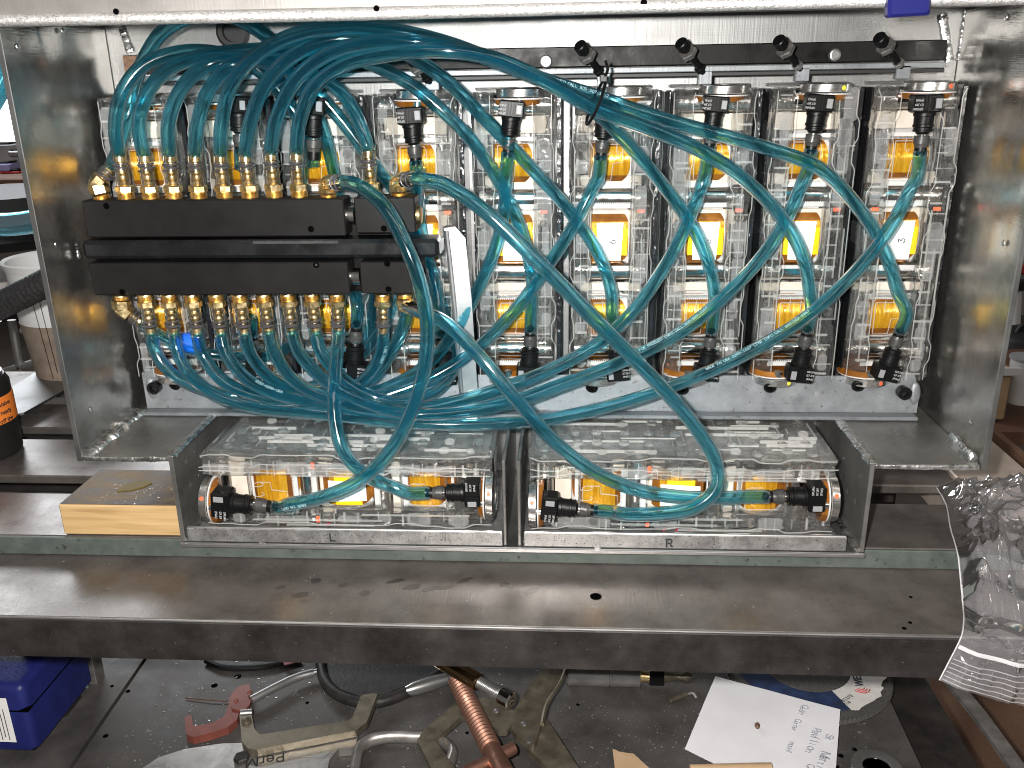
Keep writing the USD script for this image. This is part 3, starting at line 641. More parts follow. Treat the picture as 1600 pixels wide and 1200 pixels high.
def module(label, base, rot, seed, L=.274, W=.075, digit=None, lower=False, ring=(.008, -.010), digit_rot=True):
    r = np.random.default_rng(seed); t = thing('battery_module', label, 'battery module', base, rot, None); s = L / .274; h = W / 2; wi = .0178 * W / .075
    def pt(n, m, mt, **k): return part(t, n, m, mt, world=False, **k)
    pt('core', box(-h + .004, h - .004, .030, .046, -L / 2 + .006, L / 2 - .006), 'foil_silver')
    for k, cz in enumerate((.122, .0385, -.0295, -.1075)):
        pt('cell_can', lathe([(.0095, 0), (.0105, .001), (.0105, W - .009), (.0095, W - .008)], (-h + .004, .0165, cz * s), [1, 0, 0], 28), 'chrome')
    for a, b, ti in ((.0975, .1125, .2), (.0500, .0600, .05), (-.0485, -.0405, .02), (.0150, .0280, 0)):
        dx = r.uniform(-.003, .003); pt('spacer_board', box(-h + .008 + dx, h - .010 + dx, .0085, .0110, a * s, b * s), 'beige_board')
    for zz, up in ((.0945, -1), (.0480, 1), (-.0240, -1), (-.0510, -1), (-.1225, 1), (.0300, 1)):
        pt('corrugated_strip', comb(2 * wi + .006, 22, .0052, .0072 + r.uniform(-.001, .001), zz * s, up), 'gasket_white')
    for k, (cz, hh) in enumerate(((.0725, .0425), (.0030, .0500), (-.0722, .0405))):
        w = 2 * wi - .001; big = -1 if lower else 1; hh = hh * (1.15 if lower and k != 1 else 1)
        w = w * (1.12 if lower else 1); out = rsided(w, hh * s, .0170 * s if k != 1 else .0120 * s, .0030, big)
        wrap = pt('cell_wrap', domed(out, .0022, .0090, hh * s / 2, cz=cz * s, cx=-.001 * big), 'kapton')
        pt('white_rim', domed(toothed(rsided(w + .0044, (hh + .0062) * s, .0180 * s if k != 1 else .0130 * s, .0035, big), r), .0046, .0090, hh * s / 2, cz=cz * s, cx=.0004 * big), 'gasket_white', smooth=20)
        for e in (-1, 1):
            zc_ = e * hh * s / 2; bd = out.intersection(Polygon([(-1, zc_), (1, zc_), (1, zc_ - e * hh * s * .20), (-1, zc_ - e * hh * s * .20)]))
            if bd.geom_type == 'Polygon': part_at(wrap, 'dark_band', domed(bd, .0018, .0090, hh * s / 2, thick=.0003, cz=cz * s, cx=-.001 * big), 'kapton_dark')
    wy = .0011
    if digit is not None:
        part_at(t, 'printed_band', box(-wi + .0012, wi - .0022, wy + .0000, wy + .0006, -.0130 * s, .0120 * s), 'kapton_yellow')
        q = Polygon([(-wi + .0048, .0175 * s), (wi - .0062, .0177 * s), (wi - .0080, -.0177 * s), (-wi + .0060, -.0173 * s)]); g = extrude(q, .0003); v = np.array(g.vertices)
        lab = part_at(t, 'number_label', trimesh.Trimesh(np.stack([v[:, 0], wy - .0004 - v[:, 2], v[:, 1] + .003 * 0], 1), g.faces[:, ::-1], process=False), 'white_paper', smooth=False)
        if digit:
            part_at(lab, 'number', text(digit, .0062, (.0018 + .0028, wy - .0008, -.0030), [0, 0, 1], [-1, 0, 0], .0003), 'label_ink', smooth=False)
        for k, tx in enumerate(('- - - -', '. - -', '- . -')):
            part_at(t, 'band_print', text(tx, .0014, (wi - .0034 - k * .0022, wy - .0005, -.0090 * s), [0, 0, 1], [-1, 0, 0], .0002, True), 'label_ink', smooth=False)
    for e in (-1, 1):
        pt('clear_rail', clear_rail(e * (wi - .0005), e * (h - .0015), L - .006, seed * 7 + e), 'clear_plastic', smooth=28)
        rb = []
        for zz in np.linspace(-.125, .125, 21) + r.uniform(-.004, .004, 21):
            a = r.uniform(wi + .0005, wi + .004); b = r.uniform(h - .009, h - .001); th = r.choice([.0003, .0005, .0009])
            rb.append(box(min(e * a, e * b), max(e * a, e * b), -.0078, -.0048, zz * s - th, zz * s + th, .0003))
        for xx in (wi + .003, h - .004, (wi + h) / 2):
            z0 = r.uniform(-.12, -.02); z1 = z0 + r.uniform(.05, .13)
            rb.append(box(e * xx - .0004, e * xx + .0004, -.0112, -.0082, z0 * s, z1 * s, .0003))
        for q in rb: pt('clear_rib', q, 'frosted_edge', smooth=False)
        for zz in r.uniform(-.120, .120, 9):
            ww, hh_ = r.uniform(.006, .013), r.uniform(.010, .030); cxp = e * r.uniform(wi + .008, h - .008)
            g = extrude(rrect(ww, hh_, .003), .0009); vv_ = np.array(g.vertices); pt('milky_pad', trimesh.Trimesh(np.stack([cxp + vv_[:, 0], -.0068 - vv_[:, 2], zz * s + vv_[:, 1]], 1), g.faces[:, ::-1], process=False), 'milky_plastic', smooth=False)
        for zz in (.083, .018, -.060):
            pt('clear_boss', lathe([(.0042, 0), (.0042, .003), (.0030, .004), (.0022, .0032), (.0001, .0030)], (e * (h - .0105), -.0050, (zz + r.uniform(-.006, .006)) * s), [0, -1, 0], 16), 'clear_plastic')
        pt('orange_mark', box(min(e * .0235, e * .0300), max(e * .0235, e * .0300), -.0052, -.0046, .0272 * s, .0305 * s, .0002), 'orange_paint')
    if not lower:
        for e in (-1, 1):
            for xx in (wi + .001, h - .002):
                st = np.linspace(-L / 2 + .006, L / 2 - .006, 40); lvl = np.repeat(r.choice([-.0016, 0, .0016], 14), 3)[:40]
                pt('wavy_edge', sweep(spline(np.stack([e * (xx + lvl), -.0088 + 0 * st, st], 1), 150), .00050, 6), 'frosted_edge')
    for k, (cz, hh) in enumerate(((.0725, .036), (-.0722, .034))):
        w2 = wi - .003; a, b = (cz - hh * .45) * s, (cz + hh * .42) * s
        ln = [(-w2, -.0010, b), (w2 * .5, -.0010, b), (w2 * .62, -.0010, b - .004), (w2 * .62, -.0010, (a + b) / 2), (w2 * .05, -.0010, (a + b) / 2 - .001), (-.001, -.0010, a), (-w2, -.0010, a)]
        pt('moulded_line', sweep(np.array(ln + [ln[0]]), .00055, 6), 'frosted_edge')
        for xx in (-.006, .004): pt('hook', sweep(spline([(xx, -.001, b + .002), (xx, -.001, b - .006), (xx + .002, -.001, b - .009), (xx + .004, -.001, b - .007)], 14), .0005, 6), 'frosted_edge')
    for zz in (.1185, .0905, -.0510, -.0930):
        pt('cross_bar', box(-wi - .002, wi + .002, -.0036, -.0014, (zz - .0011) * s, (zz + .0011) * s, .0004), 'clear_plastic', smooth=False)
    pt('end_cap', box(-h + .001, h - .002, -.002 + .028, .036, L / 2 - .0025, L / 2 + .0002, .0008), 'clear_plastic', smooth=False)
    pt('end_cap', box(-h + .001, h - .002, -.002 + .028, .036, -L / 2, -L / 2 + .0025, .0008), 'clear_plastic', smooth=False)
    for e, cx in ((1, ring[0]), (-1, ring[1])):
        zc = e * (L / 2 - .0042)
        rg = pt('port_ring', lathe([(.0200, -.0038), (.0213, -.0030), (.0213, .0030), (.0200, .0038), (.014, .0040), (.0135, .002), (.0001, .002)], (cx, .0035, zc), [0, 0, e], 40), 'brushed_ring')
        pt('wrap_flap', lathe([(.0225, 0), (.0195, .0045), (.0195, .0050), (.0222, .0006)], (cx - .002, .0065, zc - e * .0052), [0, 0, -e], 30), 'kapton_dark')
        pt('ring_gasket', lathe([(.0232 - .0006 * (0), 0), (.0232, .0012), (.0190, .0012)], (cx - .001, .0068, zc - e * .0056), [0, 0, e], 48), 'gasket_white')
        pt('port_stub', cyl((cx, -.0120, zc - e * .0042), (cx, -.0120, zc - e * .0105), .0042, n=18), 'chrome')
        if seed in (11, 12, 31, 32): pt('ring_dot', lathe([(.0021, 0), (.0018, .0003)], (cx + .010, .0035 - .0188, zc), [.44, -1, 0], 14), 'orange_paint' if r.random() < .75 else 'yellow_paint')
    if not lower:
        pt('side_wrap', [box(e * (h + .0030) - .0022, e * (h + .0030) + .0022, .004, .044, -L / 2 + .004, L / 2 - .004) for e in (1,)], 'crinkled_black_wrap')
        pt('side_cover', box(-h - .0010, -h + .0002, .003, .044, -L / 2 + .004, L / 2 - .004), 'crinkled_black_wrap')
    else:
        # the moulded clear side that faces up here
        nu, nv = 40, 90; X = []
        lid = [box(h - .0010, h + .0012, .000, .112, -L / 2 + .001, L / 2 - .001, .0008)]
        pt('clear_lid', lid, 'clear_plastic', smooth=False)
        for yy in np.linspace(.010, .100, 12):
            for _ in range(2):
                a = r.uniform(-.48, .30); b = a + r.uniform(.08, .30); pt('lid_rib', box(h + .0016, h + .0016 + r.uniform(.001, .0035), yy - .00035, yy + .00035, a * L, min(b, .48) * L, .0002), 'frosted_edge', smooth=False)
        for zz in np.linspace(-.46, .46, 26) + r.uniform(-.012, .012, 26):
            a = r.uniform(.004, .07); b = a + r.uniform(.008, .035); pt('lid_rib', box(h + .0055, h + .0060 + r.uniform(.0008, .0022), a, b, zz * L - .00035, zz * L + .00035, .0002), 'frosted_edge', smooth=False)
        for zz in np.linspace(-.43, .43, 11):
            for yy in (.012, .030, .052, .078):
                pt('lid_boss', lathe([(.0048, 0), (.0048, .0026), (.0036, .0034), (.0026, .0028), (.0001, .0026)], (h + .0016, yy + r.uniform(-.004, .004), zz * L + r.uniform(-.004, .004)), [1, 0, 0], 16), 'clear_plastic' if r.random() < .85 else 'frosted_edge')
        for k, (xx, yy) in enumerate(((h + .0005, -.0030), (h - .0065, -.0085), (h - .0125, -.0090), (-h + .004, -.0090), (-h + .0005, -.0120))):
            st = np.linspace(-L / 2 + .003, L / 2 - .003, 34); lvl = np.repeat(r.choice([-.0014, 0, .0018], 12), 3)[:34]
            pt('wavy_edge', sweep(spline(np.stack([xx + lvl + 0 * st, yy + .0006 * np.sin(st * 90), st], 1), 140), .00055, 6), 'frosted_edge')
        pt('under_lid', box(h - .0045, h - .0030, .012, .110, -L / 2 + .006, L / 2 - .006), 'lid_grey')
    return t


pbr('lid_grey', (.20, .20, .195), .3, .3, c2=(.5, .5, .49), scale=70, detail=3., rr=(.15, .5), bump=.002, bscale=60)


def part_at(parent, name, m, mt, **k): return part(parent, name, m, mt, world=False, **k)


YM = .118
MX = [.2990, .2124, .1262, .0392, -.0485, -.1366, -.2250, -.3085, -.3890]
ordinal = ['rightmost upright battery module, its label reading 3', 'upright clear battery module second from the right, blank white label', 'upright clear battery module with a half covered 5 on its label', 'upright clear battery module with a 6 on its label',
           'upright clear battery module just right of the aluminium strap', 'upright clear battery module behind the right ends of the manifolds', 'upright clear battery module behind the gap between long and short manifold blocks', 'upright clear battery module behind the middle of the long manifold', 'leftmost upright battery module behind the manifold, by the left panel']
digits = ['3', '', '5', '6', '', '', '', '', '']
for k in range(9):
    module(ordinal[k], (MX[k], YM, .2565), None, 11 + k, digit=digits[k], L=.272, W=.0745 if k < 7 else .070, ring=(.010 - .001 * k, -.016 + .002 * k))
LOW = np.array([[0, 0, 1.0], [0, 1.0, 0], [-1.0, 0, 0]])
module('clear battery module lying in the left tray marked L', (-.2000, .022, .0470), LOW, 31, L=.270, W=.068, digit='', lower=True, ring=(-.012, -.004))
module('clear battery module lying in the right tray marked R', (.1010, .022, .0470), LOW, 32, L=.272, W=.068, digit='', lower=True, ring=(-.012, -.002))

# ------------------------------------------------------------------ quick connectors
def connector_proto():
    t = thing('quick_connector', 'x', 'connector', (0, 0, 0), np.eye(3), 'black quick connectors on the module ports')
    def pt(n, m, mt, **k): return part(t, n, m, mt, world=False, **k)
    pt('head', box(-.0120, .0120, -.0085, .0090, 0, .0150, .0012), 'black_plastic')
    for x in (-.0022, .0006, .0034): pt('head_rib', box(x - .0005, x + .0005, -.0096, -.0087, .0006, .0146, .0002), 'black_plastic')
    pt('release_frame', box(-.0112, -.0036, -.0099, -.0087, .0022, .0128, .0005), 'black_plastic')
    pt('release_button', box(-.0100, -.0048, -.0112, -.0100, .0034, .0116, .0004), 'grey_button')
    pt('body', lathe([(.0088, .0150), (.0092, .0160), (.0092, .0180), (.0084, .0185), (.0082, .0250), (.0088, .0255), (.0088, .0272), (.0078, .0280), (.0078, .0295), (.0084, .0300), (.0084, .0312), (.0060, .0318), (.0052, .0335), (.0001, .0336)], (0, 0, 0), [0, 0, 1], 28), 'black_plastic')
    pt('neck', lathe([(.0046, .0333), (.0046, .0362), (.0001, .0363)], (0, 0, 0), [0, 0, 1], 20), 'chrome')
    pt('hose_ferrule', lathe([(.0062, .0350), (.0066, .0355), (.0066, .0415), (.0060, .0420), (.0056, .0450), (.0001, .0451)], (0, 0, 0), [0, 0, 1], 24), 'clamp_grey')
    pt('tip', lathe([(.0050, .0448), (.0053, .0460), (.0053, .0520), (.0001, .0521)], (0, 0, 0), [0, 0, 1], 24), 'black_plastic')
    for k, s in enumerate(('SPUAU', '07.89', '(PA6)')):
        pt('moulded_print', text(s, .0019, (.0048, -.0090 + .0001, .0110 - .0036 * k), [1, 0, 0], [0, 0, 1], .0003), 'connector_print', smooth=False)
    return t


pbr('clamp_grey', (.06, .058, .056), .32, .3, rr=(.2, .5), scale=200)
conn = [  # start (head) pixel, tip pixel, depth, label
    ((1448, 147), (1437, 243), .098, 'black quick connector hanging from the top ring of the rightmost module'),
    ((1281, 147), (1266, 240), .098, 'black quick connector at the top of the second module from the right'),
    ((1119, 150), (1107, 235), .098, 'black quick connector above the label 5 module, crossed by two tubes'),
    ((948, 160), (938, 250), .098, 'black quick connector just under the zip tie'),
    ((801, 157), (793, 245), .098, 'black quick connector at the top of the module right of the strap'),
    ((641, 167), (650, 258), .098, 'black quick connector above the right end of the upper short manifold block'),
    ((490, 150), (490, 250), .100, 'black quick connector among the tubes above the elbow of the upper manifold'),
    ((372, 150), (376, 240), .102, 'black quick connector hidden in the left half of the tube arch'),
    ((1380, 592), (1407, 515), .096, 'tilted black quick connector at the bottom of the rightmost module'),
    ((1246, 594), (1262, 513), .096, 'black quick connector at the bottom of the second module from the right'),
    ((1101, 592), (1112, 516), .096, 'black quick connector at the bottom of the label 5 module'),
    ((966, 592), (959, 520), .098, 'black quick connector at the bottom of the label 6 module, mostly behind tubes'),
    ((826, 592), (829, 513), .096, 'black quick connector at the bottom of the module right of the strap'),
    ((696, 598), (689, 520), .098, 'black quick connector directly left of the strap bracket'),
    ((553, 590), (557, 505), .098, 'black quick connector under the gap in the lower manifold'),
    ((398, 596), (394, 520), .104, 'black quick connector behind the fan of tubes under the lower manifold'),
    ((334, 783), (432, 792), .004, 'black quick connector at the left end of the L tray module'),
    ((751, 769), (665, 770), .006, 'black quick connector at the right end of the L tray module'),
    ((846, 789), (934, 798), .002, 'black quick connector at the left end of the R tray module'),
    ((1287, 775), (1194, 776), .006, 'black quick connector at the right end of the R tray module')]
TIP = []
first = None
for k, (a, b, Y, lab) in enumerate(conn):
    pa, pb = P(*a, Y=Y), P(*b, Y=Y); d = pb - pa; L = np.linalg.norm(d); d /= L; s = L / .0520
    x = np.cross([0, 1.0, 0], d); x /= np.linalg.norm(x)
    if d[2] < -.5: x = x
    y = np.cross(d, x); M = np.eye(4); sx = min(s, 1.02)
    M[0, :3], M[1, :3], M[2, :3], M[3, :3] = x * sx, y * sx, d * s, pa
    if first is None:
        first = connector_proto(); first.GetAttribute('xformOp:transform').Set(Gf.Matrix4d(*M.ravel().tolist())); first.SetCustomDataByKey('label', lab)
    else: instance(first, lab, M)
    TIP.append((pb, d))

# ------------------------------------------------------------------ coolant manifolds
YF, YA = .050, .0620          # front face of the blocks, axis of the fittings


def block(t, px0, py0, px1, py1, name, m='anodised_black', y0=YF, y1=YF + .025, c=.0010):
    a, b = P(px0, py0, Y=y0), P(px1, py1, Y=y0); return part(t, name, box(a[0], b[0], y0, y1, min(a[2], b[2]), max(a[2], b[2]), c), m)


def barb(t, base, tip, up, lab=None):
    """A brass hose barb from its thread (base) to its ferrule (tip), with the strap that ties the hose down."""
    d = tip - base; L = np.linalg.norm(d); d = d / L
    f = part(t, 'barb_fitting', lathe([(.0034, L * .30), (.0046, L * .335), (.0034, L * .40), (.0036, L * .42), (.0046, L * .455), (.0034, L * .52), (.0035, L * .56), (.0045, L * .60), (.0034, L * .68), (.0034, L * .84), (.0001, L * .841)], base, d, 22), 'brass', label=lab)
    part(f, 'thread', lathe([(.0068, -.001)] + [q for i in range(6) for q in ((.0072, L * (.01 + .022 * i)), (.0066, L * (.021 + .022 * i)))] + [(.0060, L * .15), (.0001, L * .151)], base, d, 24), 'brass')
    part(f, 'hex_nut', lathe([(.0070, L * .145), (.0080, L * .165), (.0080, L * .29), (.0070, L * .312), (.0001, L * .313)], base, d, 6), 'brass', smooth=False)
    part(f, 'ferrule', lathe([(.0040, L * .855), (.0044, L * .86), (.0044, L), (.0038, L * 1.01), (.0001, L * 1.011)], base, d, 22), 'brass')
    a, b, _ = frame(d)
    rings = [lathe([(.0066, 0), (.0071, .0004), (.0071, .0012), (.0066, .0016)], base + d * L * q, d + a * w, 20) for q, w in ((.66, .22), (.73, -.18), (.775, .06))]
    part(f, 'hose_tie', rings, 'clear_vinyl_clamp')
    return f


def elbow(t, base, knee, tip, lab):
    """A brass street elbow: threaded leg, bent hexagonal body, barbed leg."""
    d1 = knee - base; L1 = np.linalg.norm(d1); d1 /= L1; d2 = tip - knee; L2 = np.linalg.norm(d2); d2 /= L2
    f = part(t, 'elbow_fitting', joined([lathe([(.0078, L1 * .35), (.0084, L1 * .42), (.0084, L1 * .95), (.0068, L1 * 1.18), (.0001, L1 * 1.19)], base, d1, 6), lathe([(.0072, -.003), (.0078, 0), (.0078, L2 * .40), (.0068, L2 * .44), (.0001, L2 * .441)], knee, d2, 6)]), 'brass', smooth=False, label=lab)
    part(f, 'thread', lathe([(.0066, -.001)] + [q for i in range(5) for q in ((.0072, L1 * (.02 + .06 * i)), (.0066, L1 * (.05 + .06 * i)))] + [(.0001, L1 * .36)], base, d1, 24), 'brass')
    part(f, 'barb', lathe([(.0036, L2 * .44), (.0046, L2 * .52), (.0035, L2 * .60), (.0046, L2 * .70), (.0035, L2 * .80), (.0044, L2 * .88), (.0044, L2), (.0001, L2 * 1.001)], knee, d2, 20), 'brass')
    part(f, 'hose_tie', [lathe([(.0066, 0), (.0071, .0004), (.0071, .0013), (.0066, .0016)], knee + d2 * L2 * q, d2 + frame(d2)[0] * w, 20) for q, w in ((.60, .3), (.70, -.3))], 'clear_vinyl_clamp')
    return f


up = thing('coolant_manifold', 'upper pair of black manifold blocks with brass fittings pointing up', 'manifold', tuple(P(390, 340, Y=YA)))
block(up, 127, 314, 541, 369, 'long_block'); block(up, 552, 309, 650, 364, 'short_block')
lo = thing('coolant_manifold', 'lower pair of black manifold blocks with brass fittings pointing down', 'manifold', tuple(P(390, 435, Y=YA)))
block(lo, 138, 411, 547, 460, 'long_block'); block(lo, 561, 409, 660, 459, 'short_block')
beam = thing('manifold_beam', 'glossy black square tube between the two manifolds', 'beam', tuple(P(390, 390, Y=YA)))
b0, b1 = P(125, 377, Y=.046), P(686, 403, Y=.046)
bar_m = box(b0[0], b1[0], .046, .074, b1[2], b0[2], .0032)
part(beam, 'square_tube', bar_m, 'gloss_black'); e = P(684, 390, Y=.05)
part(beam, 'end_strip', box(b1[0] + .0002, b1[0] + .0014, .049, .071, b1[2] + .003, b0[2] - .003, .0004), 'bright_aluminium')
part(beam, 'mount_plate', box(b0[0] + .010, b1[0] - .034, .0755, .078, P(400, 455, Y=.076)[2], P(400, 318, Y=.076)[2], .0006), 'bar_black_steel')
c = P(119, 390, Y=.046); part(beam, 'end_weld', weld([(XL + .003, .047, b0[2] - .001), (XL + .003, .047, (b0[2] + b1[2]) / 2), (XL + .003, .047, b1[2] + .001)], .0028, 30, seed=9), 'gloss_black')
for t, x0, x1, y0, y1 in ((up, 541, 552, 320, 352), (lo, 547, 561, 415, 448)):
    a, b = P(x0 - 3, (y0 + y1) / 2, Y=YA), P(x1 + 3, (y0 + y1) / 2, Y=YA); b[2] = a[2]
    part(t, 'coupling', cyl(a, b, .0078, n=30), 'chrome')
a = P(650, 336, Y=YA); part(up, 'end_plug', lathe([(.0074, 0), (.0078, .0006), (.0078, .0040), (.0068, .0050), (.0001, .0052)], a, [1, 0, 0], 26), 'brass')
a = P(661, 432, Y=YA); part(lo, 'end_plug', lathe([(.0074, 0), (.0078, .0006), (.0078, .0030), (.0068, .0040), (.0001, .0042)], a, [1, 0, 0], 26), 'gloss_black')
for t, lst in ((up, ((166, 322), (486, 358), (600, 357))), (lo, ((191, 456), (494, 414), (605, 412), (607, 452)))):
    for hx, hy in lst:
        p = P(hx, hy, Y=YF - .0002); part(t, 'tapped_hole', lathe([(.0027, 0), (.0027, .0002)], p, [0, -1, 0], 18), 'dark_hole')
p = P(494, 414, Y=YF - .003); part(lo, 'set_screw', cyl(p, p + [0, .0025, 0], .0011, n=10), 'chrome')
UPB = [(198, 311, 186, 243), (236, 311, 225, 243), (272, 310, 265, 243), (311, 310, 304, 243), (351, 309, 344, 243), (391, 309, 383, 243), (429, 308, 423, 240), (468, 308, 463, 239), (581, 308, 575, 236)]
LOB = [(227, 461, 236, 521), (264, 461, 272, 521), (300, 461, 308, 521), (337, 461, 345, 521), (374, 461, 382, 521), (412, 461, 420, 520), (449, 460, 456, 520), (487, 460, 493, 520), (526, 460, 529, 520), (598, 460, 599, 520)]
UB = [barb(up, P(a, b, Y=YA), P(c, d, Y=YA), 1) for a, b, c, d in ()]
for a, b, c, d in UPB: barb(up, P(a, b, Y=YA), P(c, d, Y=YA), 1)
for a, b, c, d in LOB: barb(lo, P(a, b, Y=YA), P(c, d, Y=YA), -1)
elbow(up, P(160, 312, Y=YA), P(152, 288, Y=YA), P(172, 264, Y=YA + .003), 'brass elbow turned to the upper right')
elbow(up, P(514, 310, Y=YA), P(512, 288, Y=YA), P(537, 284, Y=YA - .022), 'brass elbow turned forward')
elbow(up, P(624, 307, Y=YA), P(622, 286, Y=YA), P(648, 278, Y=YA - .020), 'brass elbow turned forward')
elbow(lo, P(189, 462, Y=YA), P(190, 482, Y=YA), P(219, 503, Y=YA + .004), 'brass elbow turned to the lower right')
elbow(lo, P(632, 460, Y=YA), P(634, 477, Y=YA), P(662, 487, Y=YA - .016), 'brass elbow turned forward')

# ------------------------------------------------------------------ teal coolant tubes
TR = .00595


def tube(label, pts, start=None, end=None, clear0=None, clear1=None, r=TR, words=None, group=None, n=None, wpos=.3, dark=False, side=.55):
    q = [P(x, y, Y=Y / 1000.) for x, y, Y in pts]
    if end is not None: q[-1] = TIP[end][0] - TIP[end][1] * .004; q.insert(-1, TIP[end][0] + TIP[end][1] * .016)
    L = sum(np.linalg.norm(np.subtract(a, b)) for a, b in zip(q, q[1:])); path = spline(q, n or max(24, int(L / .0042)))
    t = thing('coolant_tube', label, 'tube', tuple(q[0]), None, group)
    part(t, 'tube_body', sweep(path, r, 18), 'teal_tubing', smooth=True)
    if clear0 is not None:
        a, b = P(*clear0[0], Y=clear0[2]), P(*clear0[1], Y=clear0[2] if len(clear0) < 4 else clear0[3])
        part(t, 'clear_end', lathe_open(a, b, r), 'vinyl_sleeve', smooth=True)
    if words: part(t, 'printed_words', words_on(path, words, r, wpos, side), 'tube_print_dark' if dark else 'tube_print', smooth=False)
    return t


def lathe_open(a, b, r):
    m = sweep(np.linspace(a, b, 4), r, 20); k = 4 * 20
    return trimesh.Trimesh(m.vertices[:k], m.faces[(m.faces < k).all(1)], process=False)


GLYPH = {}


def words_on(path, s, r, pos, side):
    seg = np.r_[0, np.cumsum(np.linalg.norm(np.diff(path, axis=0), axis=1))]; at = seg[-1] * pos; out = []; h = .0026
    for ch in s:
        if ch != ' ':
            if ch not in GLYPH: GLYPH[ch] = meshkit.text_mesh(ch, h, .00012, False)
            p = np.array([np.interp(at, seg, path[:, k]) for k in range(3)]); p2 = np.array([np.interp(at + .001, seg, path[:, k]) for k in range(3)]); tng = (p2 - p) / np.linalg.norm(p2 - p)
            if tng @ [1, 0, .2] < 0 and False: tng = -tng
            v = C - p; v = v - (v @ tng) * tng; v /= np.linalg.norm(v); w = np.cross(v, tng)
            nrm = v * math.cos(side) + w * math.sin(side); upv = np.cross(nrm, tng)
            out.append(xf(GLYPH[ch], p + nrm * (r + .0001) - upv * h / 2, tng, upv, nrm))
        at += h * .82
        if at > seg[-1] * .97: break
    return out


U = [((c, d), (a + (c - a) * .30, b + (d - b) * .30), YA) for a, b, c, d in UPB]; Lw = [((c, d), (a + (c - a) * .30, b + (d - b) * .30), YA) for a, b, c, d in LOB]
# from the upper barbs
tube('teal tube from the leftmost upper barb, arching over to a connector at the top', [(186, 243, 62), (180, 202, 60), (189, 150, 62), (222, 104, 70), (275, 83, 80), (335, 82, 88), (390, 100, 96), (435, 140, 103), (468, 190, 106), (484, 235, 103), (489, 262, 101)], clear0=U[0], words=None)
tube('teal tube from the second upper barb, crossing behind the strap side module label', [(225, 243, 62), (217, 195, 60), (232, 143, 62), (264, 108, 66), (316, 88, 72), (390, 79, 78), (465, 77, 82), (530, 83, 86), (585, 102, 90), (640, 131, 93), (692, 174, 95), (742, 226, 98), (788, 300, 100), (818, 370, 101), (831, 440, 101), (829, 513, 98)], end=12, clear0=U[1])
tube('teal tube from the third upper barb, dropping behind the right end of the manifold', [(265, 243, 62), (263, 195, 60), (284, 138, 62), (324, 102, 66), (380, 92, 78), (440, 106, 90), (490, 140, 97), (535, 190, 101), (580, 250, 104), (622, 305, 107), (655, 370, 109), (680, 440, 108), (689, 520, 99)], end=13, clear0=U[2])
tube('teal tube from the fourth upper barb, dropping behind the manifold gap', [(304, 243, 62), (308, 198, 60), (327, 140, 62), (366, 100, 64), (420, 96, 80), (470, 128, 93), (500, 190, 101), (520, 260, 106), (535, 340, 110), (550, 440, 108), (557, 505, 101)], end=14, clear0=U[3])
tube('teal tube from the fifth upper barb, topmost in the arch, to the rightmost bottom connector', [(344, 243, 62), (346, 195, 60), (362, 132, 58), (405, 83, 52), (470, 52, 44), (545, 43, 38), (620, 49, 38), (700, 68, 44), (780, 98, 52), (860, 128, 62), (935, 152, 70), (1010, 178, 74), (1100, 204, 78), (1200, 232, 82), (1280, 263, 86), (1345, 330, 91), (1385, 400, 95), (1404, 460, 97), (1407, 515, 96)], end=8, clear0=U[4], words='FOR PRODUCT INFO CALL 800-507-1557', wpos=.42)
tube('teal tube from the sixth upper barb, to the label 6 bottom connector', [(383, 243, 62), (390, 195, 60), (414, 132, 54), (460, 86, 46), (520, 62, 48), (590, 66, 58), (650, 92, 78), (702, 130, 90), (760, 188, 96), (828, 260, 99), (890, 330, 99), (934, 395, 99), (955, 455, 100), (959, 520, 99)], end=11, clear0=U[5])
tube('teal tube from the seventh upper barb, forking down to the label 5 bottom connector', [(423, 240, 62), (430, 192, 60), (458, 130, 53), (505, 89, 43), (570, 68, 34), (650, 65, 34), (730, 80, 44), (820, 114, 54), (900, 152, 62), (950, 192, 76), (995, 240, 88), (1041, 296, 93), (1080, 350, 95), (1104, 402, 97), (1116, 455, 98), (1112, 516, 97)], end=10, clear0=U[6], words='USA LINE 0.5 OD 1557', wpos=.55)
tube('teal tube from the eighth upper barb to the second bottom connector from the right', [(463, 239, 62), (468, 190, 59), (491, 136, 50), (540, 101, 40), (612, 84, 33), (690, 79, 32), (770, 91, 38), (850, 126, 46), (930, 170, 53), (1010, 200, 60), (1090, 233, 68), (1160, 278, 76), (1221, 340, 85), (1254, 400, 91), (1265, 455, 96), (1262, 513, 97)], end=9, clear0=U[7])
tube('teal tube from the lone barb on the upper short block, curling up and left', [(575, 236, 62), (569, 212, 63), (548, 165, 70), (515, 130, 82), (470, 116, 94), (425, 130, 101), (390, 180, 104), (377, 238, 104)], end=7, clear0=U[8])
tube('teal tube from the upper left elbow, rising behind the folded lip', [(172, 264, 65), (186, 232, 72), (200, 180, 82), (212, 125, 84), (232, 80, 82), (256, 48, 78), (300, 26, 76), (360, 26, 82), (420, 60, 95), (460, 110, 104), (480, 180, 112), (470, 300, 118)], clear0=((160, 278), (176, 258), YA + .003))
